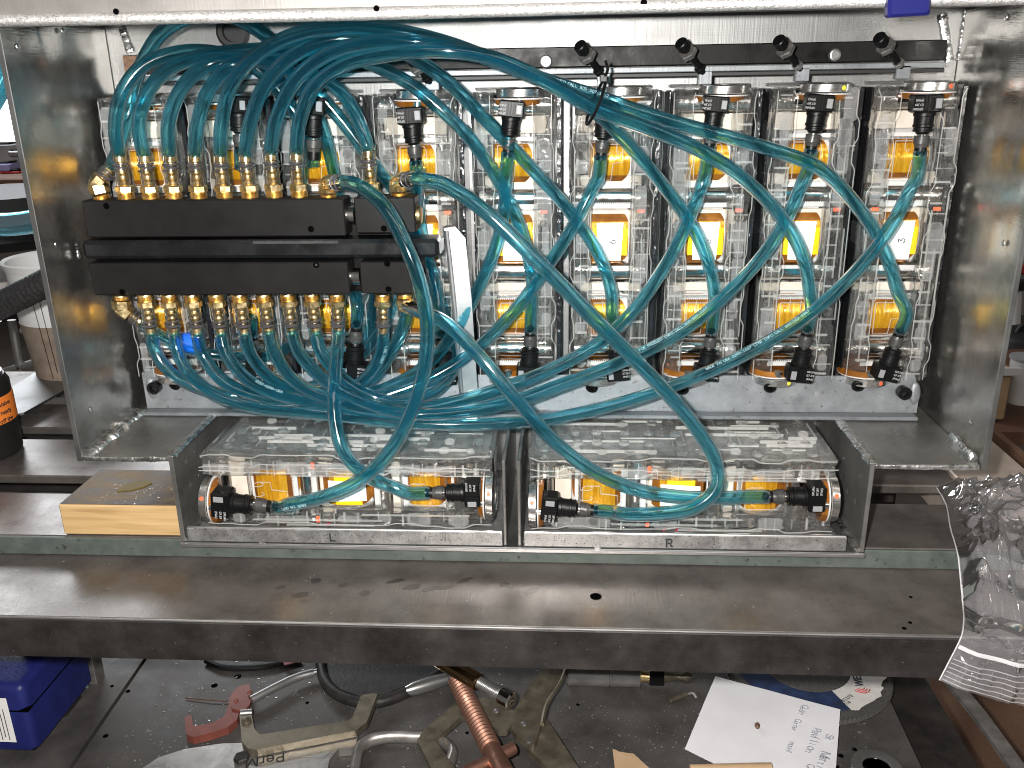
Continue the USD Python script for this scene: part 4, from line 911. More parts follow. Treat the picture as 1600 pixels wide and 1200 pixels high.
# from the lower barbs
tube('teal tube from the leftmost lower barb, ducking behind its neighbours', [(236, 521, 62), (241, 545, 60), (262, 578, 58), (302, 603, 58), (360, 618, 66), (430, 616, 78), (500, 600, 92), (560, 560, 104), (610, 490, 114), (640, 400, 116), (652, 320, 110), (651, 258, 99)], end=5, clear0=Lw[0])
tube('teal tube sweeping lowest along the trough edge to the top of the rightmost module', [(272, 521, 62), (278, 552, 58), (304, 594, 50), (350, 624, 42), (410, 639, 36), (480, 645, 30), (560, 653, 27), (640, 661, 27), (740, 663, 32), (840, 657, 42), (950, 635, 54), (1060, 600, 62), (1160, 556, 68), (1260, 495, 76), (1335, 426, 82), (1390, 356, 88), (1420, 300, 93), (1437, 243, 98)], end=0, clear0=Lw[1], words='MADE IN USA 0290-1557 LINE INFO CALL 800-507-1557', wpos=.66)
tube('teal tube from the third lower barb, rising to the connector right of the strap', [(308, 521, 62), (316, 552, 60), (350, 596, 56), (410, 621, 56), (500, 630, 60), (595, 610, 70), (665, 571, 80), (714, 514, 90), (748, 450, 96), (776, 380, 99), (790, 310, 100), (793, 245, 98)], end=4, clear0=Lw[2], words='USA LINE 0.5 OD', wpos=.62)
tube('teal tube from the fourth lower barb, to the connector under the zip tie', [(345, 521, 62), (352, 550, 58), (386, 592, 50), (440, 618, 46), (520, 632, 46), (620, 612, 60), (705, 573, 74), (770, 522, 84), (822, 463, 91), (866, 400, 95), (906, 335, 98), (930, 287, 100), (938, 250, 98)], end=3, clear0=Lw[3], words='1557-0290-USA', wpos=.12)
tube('teal tube from the fifth lower barb, ending behind the lower manifold', [(382, 521, 62), (390, 550, 60), (420, 588, 62), (470, 610, 74), (520, 605, 92), (560, 560, 108), (580, 490, 116), (590, 430, 118)], clear0=Lw[4])
tube('teal tube from the sixth lower barb to the connector above the label 5 module', [(420, 520, 62), (428, 548, 54), (456, 592, 42), (510, 622, 32), (590, 640, 26), (680, 634, 34), (760, 614, 48), (842, 585, 58), (920, 546, 67), (986, 490, 76), (1036, 420, 85), (1075, 345, 93), (1098, 285, 98), (1107, 235, 98)], end=2, clear0=Lw[5])
tube('teal tube from the seventh lower barb to the top of the second module', [(456, 520, 62), (468, 552, 50), (508, 595, 36), (560, 624, 24), (630, 645, 17), (710, 645, 24), (800, 628, 42), (880, 600, 52), (970, 566, 60), (1060, 521, 68), (1130, 465, 76), (1191, 400, 84), (1235, 330, 91), (1258, 275, 97), (1266, 240, 98)], end=1, clear0=Lw[6], words='FOR PRODUCT INFO CALL 800-507-1557', wpos=.60)
tube('teal tube from the eighth lower barb, diving under the sweep towards the strap', [(493, 520, 62), (502, 550, 56), (536, 592, 46), (590, 622, 42), (640, 628, 50), (690, 600, 72), (715, 560, 92), (700, 500, 110), (680, 440, 118)], clear0=Lw[7])
tube('teal tube from the lone barb on the lower short block, curving down and left', [(599, 520, 62), (597, 545, 64), (578, 584, 70), (540, 612, 80), (480, 624, 90), (420, 610, 103), (396, 565, 110), (394, 520, 106)], end=15, clear0=Lw[9], words='LEE-1557', wpos=.04)
tube('teal tube slanting beside the lone lower barb, behind the long loop', [(640, 470, 92), (630, 510, 88), (606, 560, 84), (570, 602, 84), (520, 628, 90), (450, 634, 98)])
tube('teal tube from the lower left elbow, hidden behind the fan of tubes', [(219, 503, 66), (245, 522, 76), (290, 545, 92), (350, 555, 104), (420, 555, 110), (470, 530, 116)], clear0=((208, 495), (226, 508), YA + .004))
tube('teal tube falling from the second upper elbow side of the short block', [(655, 262, 108), (655, 330, 114), (672, 420, 116), (684, 470, 112)])
# the four long ones in front, down to the trays
tube('long teal loop from a forward elbow to the left end of the L tray', [(535, 284, 41), (562, 291, 30), (600, 322, 20), (632, 380, 13), (655, 440, 9), (668, 510, 6), (662, 580, 2), (640, 650, -4), (604, 712, -9), (560, 752, -13), (500, 778, -12), (445, 790, -4), (432, 792, 4)], end=16, clear0=((512, 288), (539, 285), .060, .040), words='MADE IN USA 1557', wpos=.86, r=.0062)
tube('longest teal tube from the short block elbow across to the R tray', [(646, 279, 42), (690, 287, 30), (745, 320, 21), (800, 369, 17), (860, 428, 13), (920, 490, 9), (980, 550, 6), (1040, 612, 3), (1088, 670, -1), (1118, 722, -6), (1119, 762, -14), (1086, 792, -18), (1030, 803, -15), (970, 803, -6), (934, 798, 2)], end=18, clear0=((622, 286), (652, 278), .060, .040), words='FOR PRODUCT INFO CALL 800-507-1557 MADE IN USA', wpos=.17, r=.0062, dark=True, side=.75)
tube('teal tube from the lower forward elbow to the right connector of the R tray', [(660, 487, 45), (692, 502, 34), (742, 548, 24), (800, 616, 14), (860, 684, 7), (920, 732, 2), (992, 764, 1), (1070, 777, 4), (1135, 778, 6), (1194, 776, 6)], end=19, clear0=((634, 477), (664, 488), .060, .043), r=.0062)
tube('teal tube hanging from the ninth lower barb to the right connector of the L tray', [(529, 520, 62), (526, 556, 47), (522, 612, 28), (524, 660, 17), (538, 708, 8), (574, 744, 6), (620, 763, 7), (665, 770, 6)], end=17, clear0=Lw[8], r=.0062)

z = thing('zip_tie', 'black zip tie around the bundle of tubes', 'zip tie', tuple(P(932, 160, Y=.06)))
c0 = P(931, 160, Y=.060); tg = P(1010, 192, Y=.066) - P(860, 130, Y=.054); tg /= np.linalg.norm(tg); a = np.cross(tg, [0, 1, 0]); a /= np.linalg.norm(a); b = np.cross(tg, a)
lp = np.array([c0 + a * .0185 * math.cos(t) + b * .0150 * math.sin(t) for t in np.linspace(0, 2 * math.pi, 40)]); part(z, 'strap', sweep(lp, .0013, 8), 'black_plastic')
top = P(943, 122, Y=.052); part(z, 'lock_head', box(top[0] - .003, top[0] + .003, top[1] - .002, top[1] + .003, top[2] - .003, top[2] + .003), 'black_plastic')
part(z, 'tail', sweep(spline([top, top + [.003, -.004, .006], top + [.001, -.006, .013]], 10), .0012, 6), 'black_plastic')
bl = thing('blue_clip', 'small bright blue clip behind the second lower barb', 'clip', tuple(P(296, 535, Y=.09)))
a = P(282, 552, Y=.096); b = P(314, 522, Y=.096); part(bl, 'clip_body', box(a[0], b[0], .094, .104, a[2], b[2], .002), 'bright_blue')
part(bl, 'clip_tab', box(a[0] - .003, a[0] - .0002, .095, .100, b[2] - .006, b[2] + .002, .001), 'bright_blue')

# ================================================================== things on and round the table
cp = thing('clamp_pad', 'dark blue plastic clamp tip hooked over the top lip', 'clamp', tuple(P(1420, 10, Y=-.01)))
a0, a1, a2, a3 = (P(x, y, Y=-.0105) for x, y in ((1384, 28), (1450, 24), (1455, -40), (1386, -40)))
q = Polygon([(p[0], p[2]) for p in (a0, a1, a2, a3)]).buffer(-.002).buffer(.002)
pts = np.array([(x, -.016 + d * .0022, z) for d, s in ((0, .86), (1, 1.0), (4, 1.0)) for x, z in np.array(q.centroid.coords[0]) + (np.array(q.exterior.coords) - q.centroid.coords[0]) * s])
part(cp, 'pad', trimesh.convex.convex_hull(pts), 'navy_plastic', smooth=20)
c = P(1420, -30, Y=-.004); part(cp, 'jaw', box(c[0] - .012, c[0] + .012, -.0085, -.0055, c[2] - .002, c[2] + .02), 'navy_plastic')

# wooden block under the left flange
zt = P(93, 789, Y=.0165)[2]; yb = P(162, 734, Z=zt)[1]; xl = P(97, 820, Y=.0165)[0]
wb = thing('wood_block', 'pine block with a scorched oily top wedged beside the trough', 'wood block', (xl + .05, .05, 0))
part(wb, 'block', box(xl, XA - T - .0008, .0165, yb, .0006, zt, .0012), 'pine_wood')
part(wb, 'charred_top', box(xl + .0012, XA - T - .002, .0180, yb - .001, zt + .0001, zt + .0007, .0002), 'charred_wood')
dr = [P(x, y, Z=zt + .0008) for x, y in ((184, 768), (196, 758), (214, 753), (232, 752), (237, 755), (225, 761), (205, 766))]
g = extrude(Polygon([p[:2] for p in dr]).buffer(.0006), .0009); g.apply_translation([0, 0, zt + .0008]); part(wb, 'oil_drop', g, 'oil_drop')

# can with an orange label
cc = P(-24, 706, Z=.0005); cr = (P(38, 700, Z=.0005) - cc)[0]; ct = P(-10, 590, Y=cc[1])[2]
can = thing('spray_can', 'black can with an orange label, cut by the left edge of the picture', 'can', tuple(cc))
part(can, 'body', lathe([(cr * .97, 0), (cr, .003), (cr, ct - .008), (cr * .9, ct), (.0001, ct)], cc, [0, 0, 1], 48), 'can_black')
part(can, 'rim', lathe([(cr * .8, ct), (cr * .86, ct + .001), (cr * .86, ct + .004), (cr * .7, ct + .005), (.0001, ct + .003)], cc, [0, 0, 1], 40), 'grey_steel')
la, lb = P(20, 672, Y=cc[1] - cr * .7)[2], P(15, 632, Y=cc[1] - cr * .7)[2]
lm = part(can, 'paper_label', lathe([(cr + .0004, la), (cr + .0008, la + .0004), (cr + .0008, lb), (cr + .0004, lb + .0004)], cc, [0, 0, 1], 64), 'label_orange')
tx = []
for k, s in enumerate(('added to the Valve', 'after is ready', 'extension off the')):
    g = meshkit.text_mesh(s, .0044, .0003, True); v = np.array(g.vertices); w = v[:, 0].max(); th = (v[:, 0] - w) / cr + (-.62)
    rad = cr + .0009 + v[:, 2]; tx.append(trimesh.Trimesh(np.stack([cc[0] + rad * np.sin(th + 2.25), cc[1] - rad * np.cos(th + 2.25), lb - .0075 - k * (lb - la) * .31 + v[:, 1] - .002], 1), g.faces, process=False))
part(can, 'label_print', tx, 'label_ink', smooth=False)

al = solo('aluminium_offcut', plate_on([(-30, 640), (70, 575), (135, 560), (130, 596), (38, 648), (-30, 662)], .012, .003), 'mill_aluminium', 'bright aluminium offcut lying on the slats at the left', 'metal sheet')

# translucent bucket with brown contents
bc = P(112, 590, Z=.001); bt = P(40, 402, Y=bc[1])[2]; rt = .070; rb = .053; xc = P(14, 402, Y=bc[1])[0] + rt
bc[0] = xc
bk = thing('mixing_bucket', 'white plastic mixing bucket with brown contents behind the left panel', 'bucket', tuple(bc))
part(bk, 'wall', lathe([(rb, 0), (rb + (rt - rb) * .55, bt * .55), (rt - .003, bt * .93), (rt - .002, bt * .93), (rt + .002, bt * .99), (rt, bt), (rt - .004, bt * .985), (rt - .007, bt * .90), (rb + .004, bt * .5), (.0001, bt * .5)], bc, [0, 0, 1], 44), 'bucket_white')
part(bk, 'contents', lathe([(rb + .0006, .001), (rb + (rt - rb) * .52 + .0008, bt * .52), (rb, bt * .52)], bc, [0, 0, 1], 44), 'bucket_brown')
bm = [cyl(np.array([bc[0] + (rb + (rt - rb) * q0_ + .0016) * math.sin(t), bc[1] - (rb + (rt - rb) * q0_ + .0016) * math.cos(t), bc[2] + bt * q0_]), np.array([bc[0] + (rb + (rt - rb) * q1_ + .0016) * math.sin(t), bc[1] - (rb + (rt - rb) * q1_ + .0016) * math.cos(t), bc[2] + bt * q1_]), .0004, n=6) for t, q0_, q1_ in ((-.10, .1, .8), (.05, .15, .82), (.2, .1, .85), (.38, .1, .8))]
part(bk, 'scale_marks', bm, 'dark_hole')
hz = thing('black_hose', 'thick black ribbed hose passing in front of the bucket', 'hose', tuple(P(30, 470, Y=.22)))
hp = spline([P(-90, 520, Y=.26), P(-10, 482, Y=.235), P(60, 448, Y=.22), P(130, 410, Y=.21)], 110)
part(hz, 'hose_body', sweep(hp, .0150 + .0005 * np.sin(np.arange(110) * 1.9), 20), 'hose_black')
bigt = solo('large_tube', sweep(spline([P(40, 40, Y=.34), P(14, 100, Y=.34), P(-22, 168, Y=.34), (P(-70, 230, Y=.34)), P(-70, 310, Y=.33), P(-25, 346, Y=.32), P(40, 348, Y=.30), P(110, 330, Y=.28)], 70), .0135, 20), 'teal_tubing', 'thick teal tube looping out of the left edge of the picture', 'tube', smooth=True)
# workshop behind, left
ch = thing('shop_stool', 'dark padded stool with chrome legs in the workshop behind', 'stool', tuple(P(20, 600, Y=1.1)))
sc = P(0, 330, Y=1.1); part(ch, 'seat', lathe([(.17, 0), (.19, .02), (.19, .07), (.16, .10), (.0001, .105)], sc + [0, 0, -.06], [0, 0, 1], 36), 'cushion_black')
part(ch, 'seat_ring', lathe([(.10, 0), (.12, .005), (.12, .02), (.0001, .02)], P(0, 440, Y=1.05), [0, 0, 1], 30), 'grey_steel')
for x0, y0, x1, y1 in ((18, 500, 34, 588), (36, 515, 95, 580), (-5, 500, -30, 590), (2, 583, 60, 565)):
    part(ch, 'leg', cyl(P(x0, y0, Y=1.1), P(x1, y1, Y=1.1 + (.1 if x1 > 60 else 0)), .009, n=12), 'sheet_bright')
wn = thing('bright_window', 'overexposed window of daylight at the far left', 'window', tuple(P(0, 180, Y=4.18)))
a, b = P(-150, 235, Y=4.18), P(75, 90, Y=4.18); part(wn, 'pane', box(a[0], b[0], 4.17, 4.19, a[2], b[2]), 'daylight_outside')
part(wn, 'sill', box(a[0] - .05, b[0] + .05, 4.10, 4.19, a[2] - .06, a[2] - .002), 'equipment_grey')
wbn = thing('back_workbench', 'brown topped workbench in the background at left', 'workbench', tuple(P(0, 320, Y=2.2)))
a, b = P(-200, 292, Y=2.0), P(130, 278, Y=2.0); part(wbn, 'top', box(a[0], b[0], 2.0, 2.7, a[2], b[2], .004), 'bench_wood_brown'); zb = b[2]
part(wbn, 'leg', box(b[0] - .12, b[0] - .05, 2.05, 2.12, -.9, a[2] - .001), 'dark_steel_face'); part(wbn, 'shelf', box(a[0], b[0], 2.05, 2.6, a[2] - .45, a[2] - .42), 'dark_steel_face')
for nm, lab, cat, x0, y0, x1, y1, m in (('grey_machine', 'grey machine on the background workbench', 'machine', -20, 226, 13, 262, 'equipment_grey'), ('parts_tray', 'shallow pale tray standing on the background workbench', 'tray', 4, 237, 26, 247, 'sheet_bright'),
                                         ('lilac_carton', 'small lilac carton on the background workbench', 'carton', -4, 256, 12, 268, 'lilac_box'), ('red_tool', 'small red tool lying on the background workbench', 'tool', 0, 268, 28, 274, 'red_item')):
    a, b = P(x0, y1, Y=2.15 + .1 * (m == 'equipment_grey')), P(x1, y0, Y=2.15 + .1 * (m == 'equipment_grey')); yy = 2.15 + .1 * (m == 'equipment_grey') + (.0 if m != 'sheet_bright' else .03)
    t = thing(nm, lab, cat, tuple(a)); part(t, 'body', box(a[0], b[0], yy, yy + .07, max(a[2], zb + .001) if nm != 'parts_tray' else a[2], b[2], .004), m); part(t, 'cap', box(a[0] + .005, b[0] - .005, yy + .005, yy + .065, b[2] + .0005, b[2] + .006, .002), 'black_plastic')
# workshop behind, right
bx = thing('cardboard_box', 'brown cardboard box standing behind the right panel', 'box', tuple(P(1575, 660, Y=1.0)))
a, b = P(1545, 657, Y=1.0), P(1584, 576, Y=1.0); part(bx, 'carton', box(a[0], b[0], 1.0, 1.2, a[2], b[2], .004), 'cardboard')
part(bx, 'flap', box(a[0], b[0] + .01, .99, .9985, b[2] - .012, b[2] + .004, .001), 'bucket_white')
a, b = P(1586, 640, Y=1.0), P(1640, 570, Y=1.0)
b2 = thing('white_tub', 'white tub next to the cardboard box at the right edge', 'tub', tuple((a + b) / 2)); part(b2, 'wall', lathe([(.020, 0), (.024, .002), (.028, b[2] - a[2] - .004), (.030, b[2] - a[2]), (.026, b[2] - a[2]), (.0001, b[2] - a[2] - .004)], [(a[0] + b[0]) / 2, 1.04, a[2]], [0, 0, 1], 30), 'bucket_white'); part(b2, 'lid', lathe([(.031, 0), (.031, .004), (.0001, .005)], [(a[0] + b[0]) / 2, 1.04, b[2] + .0005], [0, 0, 1], 30), 'equipment_grey')
sd = thing('side_bench', 'low bench behind the right panel carrying the box', 'bench', tuple(P(1590, 690, Y=1.05))); a = P(1530, 659, Y=1.0); part(sd, 'top', box(a[0], a[0] + .9, .95, 1.5, a[2] - .03, a[2] - .001), 'bench_wood_brown'); part(sd, 'leg', box(a[0] + .02, a[0] + .06, 1.0, 1.04, -.9, a[2] - .031), 'dark_steel_face')
ps = thing('white_post', 'white post with a dark head rising behind the right panel', 'post', tuple(P(1586, 525, Y=1.8))); part(ps, 'shaft', cyl(P(1582, 600, Y=1.8), P(1590, 452, Y=1.8), .012, n=16), 'bucket_white'); part(ps, 'head', box(*[k for p in zip(P(1574, 452, Y=1.8), P(1640, 438, Y=1.8)) for k in ((p[0], p[1]) if p[0] != p[1] else (p[0] - .02, p[0] + .02))][:4], P(1574, 452, Y=1.8)[2], P(1574, 438, Y=1.8)[2]), 'cushion_black')
bg = thing('black_bag', 'black bag slumped at the right edge behind the enclosure', 'bag', tuple(P(1600, 540, Y=1.6)))
ic = trimesh.creation.icosphere(3, 1.0); v = np.array(ic.vertices); v = v * (1 + .25 * (meshkit.fbm(v * 2 + 3, 3)[:, None] - .5)) * [.09, .08, .05] + P(1606, 538, Y=1.6); part(bg, 'sack', trimesh.Trimesh(v, ic.faces, process=False), 'cushion_black', smooth=True); part(bg, 'handle', sweep(spline([P(1585, 525, Y=1.58), P(1598, 508, Y=1.58), P(1612, 524, Y=1.58)], 12), .006, 8), 'black_rubber')
rs = thing('red_strip', 'red strip on a pale cabinet at the right edge', 'strip', tuple(P(1595, 420, Y=2.4))); a, b = P(1588, 428, Y=2.4), P(1680, 414, Y=2.4); part(rs, 'band', box(a[0], b[0], 2.4, 2.42, a[2], b[2], .003), 'red_item'); part(rs, 'bracket', box(a[0], b[0], 2.421, 2.45, a[2] - .02, b[2] + .02, .003), 'equipment_grey')

# ------------------------------------------------------------------ on the lower shelf
z0 = ZS + .0006
fr = P(60, 1183, Z=z0); bkp = P(152, 1065, Z=z0)
r1, r2 = P(22, 1072, Y=fr[1]), None; tzt = r1[2]
tb = thing('blue_toolbox', 'blue plastic case with a printed white sheet on its front, under the table', 'case', (fr[0] - .12, fr[1] + .08, z0))
part(tb, 'case', box(fr[0] - .34, fr[0], fr[1], bkp[1], z0, tzt, .010), 'blue_plastic', smooth=50)
q0, q1 = P(-60, 1090, Y=fr[1] - .0012), P(20, 1160, Y=fr[1] - .0012)
sh = part(tb, 'printed_sheet', box(q0[0], q1[0] + .004, fr[1] - .0010, fr[1] - .0002, q1[2], q0[2], .0002), 'white_paper')
ln = [box(q1[0] - .002 - .004 * k - .0009, q1[0] - .002 - .004 * k, fr[1] - .0014, fr[1] - .0011, q1[2] + .003 + .004 * (k % 2), q0[2] - .002 - .006 * ((k * 7) % 3) - .012 * (k < 2), .0001) for k in range(6)]
part_at(tb, 'print_lines', trimesh.Trimesh(np.array(joined(ln).vertices) - BASE[str(tb.GetPath())][0], joined(ln).faces, process=False), 'label_ink', smooth=False)
part(tb, 'lid_seam', box(fr[0] - .33, fr[0] + .0006, fr[1] - .0006, bkp[1] - .012, tzt - .034, tzt - .032), 'dark_hole')

rd = thing('red_locking_clamp', 'rusty red locking clamp with a bright steel handle', 'clamp', tuple(P(370, 1110, Z=z0)))
part(rd, 'jaw', plate_on([(290, 1131), (301, 1127), (304, 1146), (332, 1141), (352, 1131), (359, 1112), (360, 1103), (364, 1093), (374, 1083), (391, 1079), (395, 1092), (391, 1102), (381, 1114), (376, 1122), (372, 1135), (358, 1147), (332, 1156), (304, 1163), (293, 1159)], z0, .010, .0026), 'red_oxide', smooth=False)
part(rd, 'cover', plate_on([(360, 1102), (394, 1093), (390, 1104), (380, 1114), (362, 1109)], z0 + .0102, .0022, .0006), 'red_oxide', smooth=False)
part(rd, 'handle', sweep(spline([P(392, 1094, Z=z0 + .012), P(428, 1075, Z=z0 + .012), P(462, 1059, Z=z0 + .011), P(489, 1051, Z=z0 + .010)], 24), .0052, 14), 'sheet_bright')
part(rd, 'adjusting_screw', cyl(P(489, 1051, Z=z0 + .010), P(500, 1048, Z=z0 + .010), .0038, n=14), 'sheet_bright')
for x, y in ((369, 1095), (390, 1082)): part(rd, 'rivet', lathe([(.0030, 0), (.0024, .0014), (.0001, .002)], P(x, y, Z=z0 + .0124), [0, 0, 1], 14), 'red_oxide')
kh = thing('long_arm_clamp', 'khaki steel locking clamp arm bent like a hook in front of the red clamp', 'clamp', tuple(P(480, 1150, Z=z0)))
part(kh, 'arm', plate_on([(375, 1124), (393, 1121), (399, 1149), (408, 1158), (545, 1136), (552, 1130), (565, 1096), (592, 1092), (574, 1138), (558, 1151), (403, 1182), (388, 1180), (379, 1168)], z0 + .0126, .009, .0040), 'khaki_steel', smooth=False)
part(kh, 'pad', cyl(P(376, 1115, Z=z0 + .020), P(394, 1113, Z=z0 + .020), .0045, n=16), 'sheet_bright'); part(kh, 'pad_pin', lathe([(.0055, 0), (.0055, .002), (.0042, .0026), (.0030, .0022), (.0030, .004), (.0001, .0046)], P(385, 1127, Z=z0 + .0218), [0, 0, 1], 18), 'khaki_steel')
dk = thing('dark_cast_frame', 'dark cast C frame curving out from under the table edge', 'clamp frame', tuple(P(600, 1070, Z=z0)))
part(dk, 'web', plate_on([(500, 1020), (507, 1064), (526, 1085), (562, 1098), (600, 1096), (640, 1080), (694, 1050), (694, 1020), (640, 1028), (630, 1036), (602, 1046), (577, 1045), (562, 1035), (556, 1020)], z0, .010, .003), 'cast_dark', smooth=False)
part(dk, 'rim', sweep(spline([P(x, y, Z=z0 + .010) for x, y in ((500, 1018), (507, 1062), (526, 1084), (562, 1097), (600, 1095), (640, 1079), (694, 1049))], 60), .0070, 12), 'cast_dark')
gc = thing('grey_casting', 'light grey cast tool with marker writing and a looped handle', 'tool', tuple(P(450, 1190, Z=z0)))
part(gc, 'body', plate_on([(222, 1215), (250, 1196), (290, 1183), (350, 1174), (440, 1172), (530, 1168), (562, 1160), (556, 1180), (530, 1182), (516, 1200), (510, 1230), (230, 1230)], z0, .011, .002), 'grey_steel', smooth=False)
part(gc, 'loop', sweep(spline([P(x, y, Z=z0 + .010) for x, y in ((552, 1225), (556, 1190), (566, 1164), (594, 1153), (645, 1152), (688, 1157), (706, 1174), (700, 1198), (690, 1225))], 60), .0075, 12, .8), 'grey_steel')
part(gc, 'pivot_bolt', hexnut(P(378, 1188, Z=z0 + .0112), [0, 0, 1], .0085, .006), 'cast_dark', smooth=False)
part(gc, 'wear_patch', plate_on([(450, 1183), (452, 1175), (510, 1173), (516, 1176), (506, 1184)], z0 + .0111, .0004, .0006), 'sheet_bright', smooth=False)
part(gc, 'marker_words', text('PerM', .0125, P(446, 1176, Z=z0 + .0113), P(380, 1192, Z=z0) - P(446, 1180, Z=z0), [0, -1, 0], .0002), 'label_ink', smooth=False)
k2 = thing('locking_c_clamp', 'khaki locking C clamp under the copper screw', 'clamp', tuple(P(720, 1140, Z=z0)))
part(k2, 'frame', plate_on([(652, 1165), (663, 1148), (720, 1099), (760, 1098), (778, 1104), (812, 1122), (800, 1140), (792, 1150), (780, 1150), (742, 1124), (720, 1128), (684, 1160), (682, 1167), (696, 1186), (716, 1215), (680, 1220)], z0 + .0190, .007, .0034), 'khaki_steel', smooth=False)
part(k2, 'grip', plate_on([(888, 1036), (879, 1062), (856, 1100), (848, 1132), (835, 1176), (806, 1158), (796, 1140), (806, 1116), (830, 1076), (851, 1050), (854, 1030)], z0 + .0265, .0085, .0034), 'khaki_steel', smooth=False)
part(k2, 'lower_grip', plate_on([(849, 1130), (856, 1137), (872, 1162), (900, 1205), (930, 1250), (880, 1235), (808, 1164), (836, 1176)], z0 + .0160, .0100, .0034), 'khaki_steel', smooth=False)
part(k2, 'grip_edge', sweep(spline([P(x, y, Z=z0 + .0345) for x, y in ((886, 1040), (877, 1064), (854, 1102), (847, 1132))], 20), .0026, 8), 'khaki_steel')
for x, y, z in ((819, 1131, .0351), (826, 1158, .0351), (776, 1111, .0262)): part(k2, 'rivet', lathe([(.0036, 0), (.0030, .0016), (.0001, .0022)], P(x, y, Z=z0 + z), [0, 0, 1], 16), 'sheet_bright')
cs = thing('copper_screw', 'copper plated clamp screw with a sliding T bar', 'clamp screw', tuple(P(760, 1140, Z=z0 + .04)))
sa, sb = P(714, 1062, Z=z0 + .040), P(788, 1212, Z=z0 + .044); L = np.linalg.norm(sb - sa); pr = [(.0085, 0)]
for k in range(22): pr += [(.0112, L * (.016 + .034 * k)), (.0112, L * (.024 + .034 * k)), (.0088, L * (.034 + .034 * k)), (.0088, L * (.042 + .034 * k))]
pr += [(.0110, L * .78), (.0112, L), (.0001, L)]
part(cs, 'threaded_rod', lathe(pr, sa, sb - sa, 26), 'copper_plate', smooth=18)
part(cs, 't_bar', cyl(P(716, 1214, Z=z0 + .044), P(804, 1168, Z=z0 + .044), .0066, n=22, ch=.0012), 'copper_plate')
bo = thing('brass_stud', 'dark brass sleeve with a zinc threaded bolt and knurled nut', 'bolt', tuple(P(740, 1065, Z=z0 + .03)))
ua, ub = P(682, 1028, Z=z0 + .064), P(800, 1096, Z=z0 + .058); d = ub - ua; L = np.linalg.norm(d)
part(bo, 'sleeve', lathe([(.0098, 0), (.0098, L * .56), (.0090, L * .58), (.0001, L * .581)], ua, d, 24), 'brass_dark' if 'brass_dark' in MATS else 'brass')
pr = [(.0062, L * .58)]
for k in range(16): pr += [(.0072, L * (.585 + .018 * k)), (.0062, L * (.594 + .018 * k))]
part(bo, 'thread', lathe(pr + [(.0001, L * .88)], ua, d, 22), 'sheet_bright')
part(bo, 'knurled_nut', lathe([(.0085, L * .86), (.0098, L * .87), (.0098, L * .985), (.0085, L), (.0040, L), (.0036, L * .96), (.0001, L * .959)], ua, d, 12), 'chrome', smooth=False)
tp = solo('steel_punch', lathe([(.0055, 0), (.0082, .010), (.0088, .03), (.0070, .052), (.0045, .054), (.0040, .062), (.0001, .0622)], P(634, 1080, Z=z0 + .012), P(700, 1060, Z=z0 + .012) - P(634, 1080, Z=z0 + .012), 24), 'sheet_bright', 'polished steel punch sticking out from behind the dark frame', 'punch')
gt = thing('grey_torch', 'dirty grey tube body with brass collar lying under the table edge', 'torch', tuple(P(950, 1056, Z=z0)))
ta, tbb = P(884, 1054, Z=z0 + .014), P(1082, 1058, Z=z0 + .014); d = tbb - ta; L = np.linalg.norm(d)
part(gt, 'body', lathe([(.011, 0), (.0135, L * .02), (.0135, L * .34), (.0128, L * .345), (.0128, L * .36), (.0135, L * .365), (.0135, L * .585), (.0001, L * .586)], ta, d, 28), 'torch_grey' if 'torch_grey' in MATS else 'cast_dark')
part(gt, 'brass_collar', lathe([(.0072, L * .585), (.0072, L * .66), (.0001, L * .661)], ta, d, 20), 'brass'); part(gt, 'black_nut', lathe([(.0110, L * .66), (.0115, L * .67), (.0115, L * .77), (.0001, L * .771)], ta, d, 6), 'black_plastic', smooth=False)
part(gt, 'nozzle', lathe([(.0068, L * .77), (.0060, L * .84), (.0045, L * .87), (.0060, L * .92), (.0075, L * .95), (.0060, L * .99), (.0001, L)], ta, d, 20), 'khaki_steel')
solo('steel_pin', cyl(P(1046, 1096, Z=z0 + .004), P(1073, 1084, Z=z0 + .004), .0032, n=12, ch=.0006), 'khaki_steel', 'short dull steel pin below the grey torch nozzle', 'pin')
solo('white_curl', sweep(spline([P(1076, 1084, Z=z0 + .002), P(1083, 1083, Z=z0 + .006), P(1088, 1090, Z=z0 + .002)], 10), .0016, 6), 'shavings', 'curled white scrap beside the note', 'scrap')
bw = thing('black_cable', 'black cable arc with a red tag under the table edge', 'cable', tuple(P(390, 1042, Z=z0)))
part(bw, 'cable_run', sweep(spline([P(x, y, Z=z0 + .004) for x, y in ((322, 1032), (345, 1042), (385, 1044), (425, 1040), (470, 1028))], 40), .0038, 10), 'black_rubber')
q = plate_on([(442, 1031), (463, 1029), (460, 1036), (444, 1040)], z0 + .0085, .0008); part(bw, 'red_tag', q, 'red_item', smooth=False)
solo('copper_wire', sweep(np.array([P(290, 1091, Z=z0 + .001), P(330, 1094, Z=z0 + .002), P(361, 1097, Z=z0 + .001)]), .0007, 6), 'copper_plate', 'thin straight copper wire left of the red clamp', 'wire')
pn = thing('paper_note', 'white paper note with handwriting lying on the shelf', 'note', tuple(P(1200, 1140, Z=z0 + .02)))
q = Polygon([P(x, y, Z=ZS + .016)[:2] for x, y in ((1118, 1056), (1313, 1108), (1300, 1285), (1070, 1171))]); mn = q.bounds
vv, ff = trimesh.creation.triangulate_polygon(q.buffer(0), engine='triangle' if False else 'earcut'); pm = trimesh.Trimesh(np.c_[vv, 0 * vv[:, 0]], ff, process=False)
for _ in range(5): pm = pm.subdivide()
v = np.array(pm.vertices); v[:, 2] = ZS + .0155 + .0030 * (meshkit.noise(np.c_[v[:, :2] * 14, 0 * v[:, 0]], 3) - .5); N = len(v)
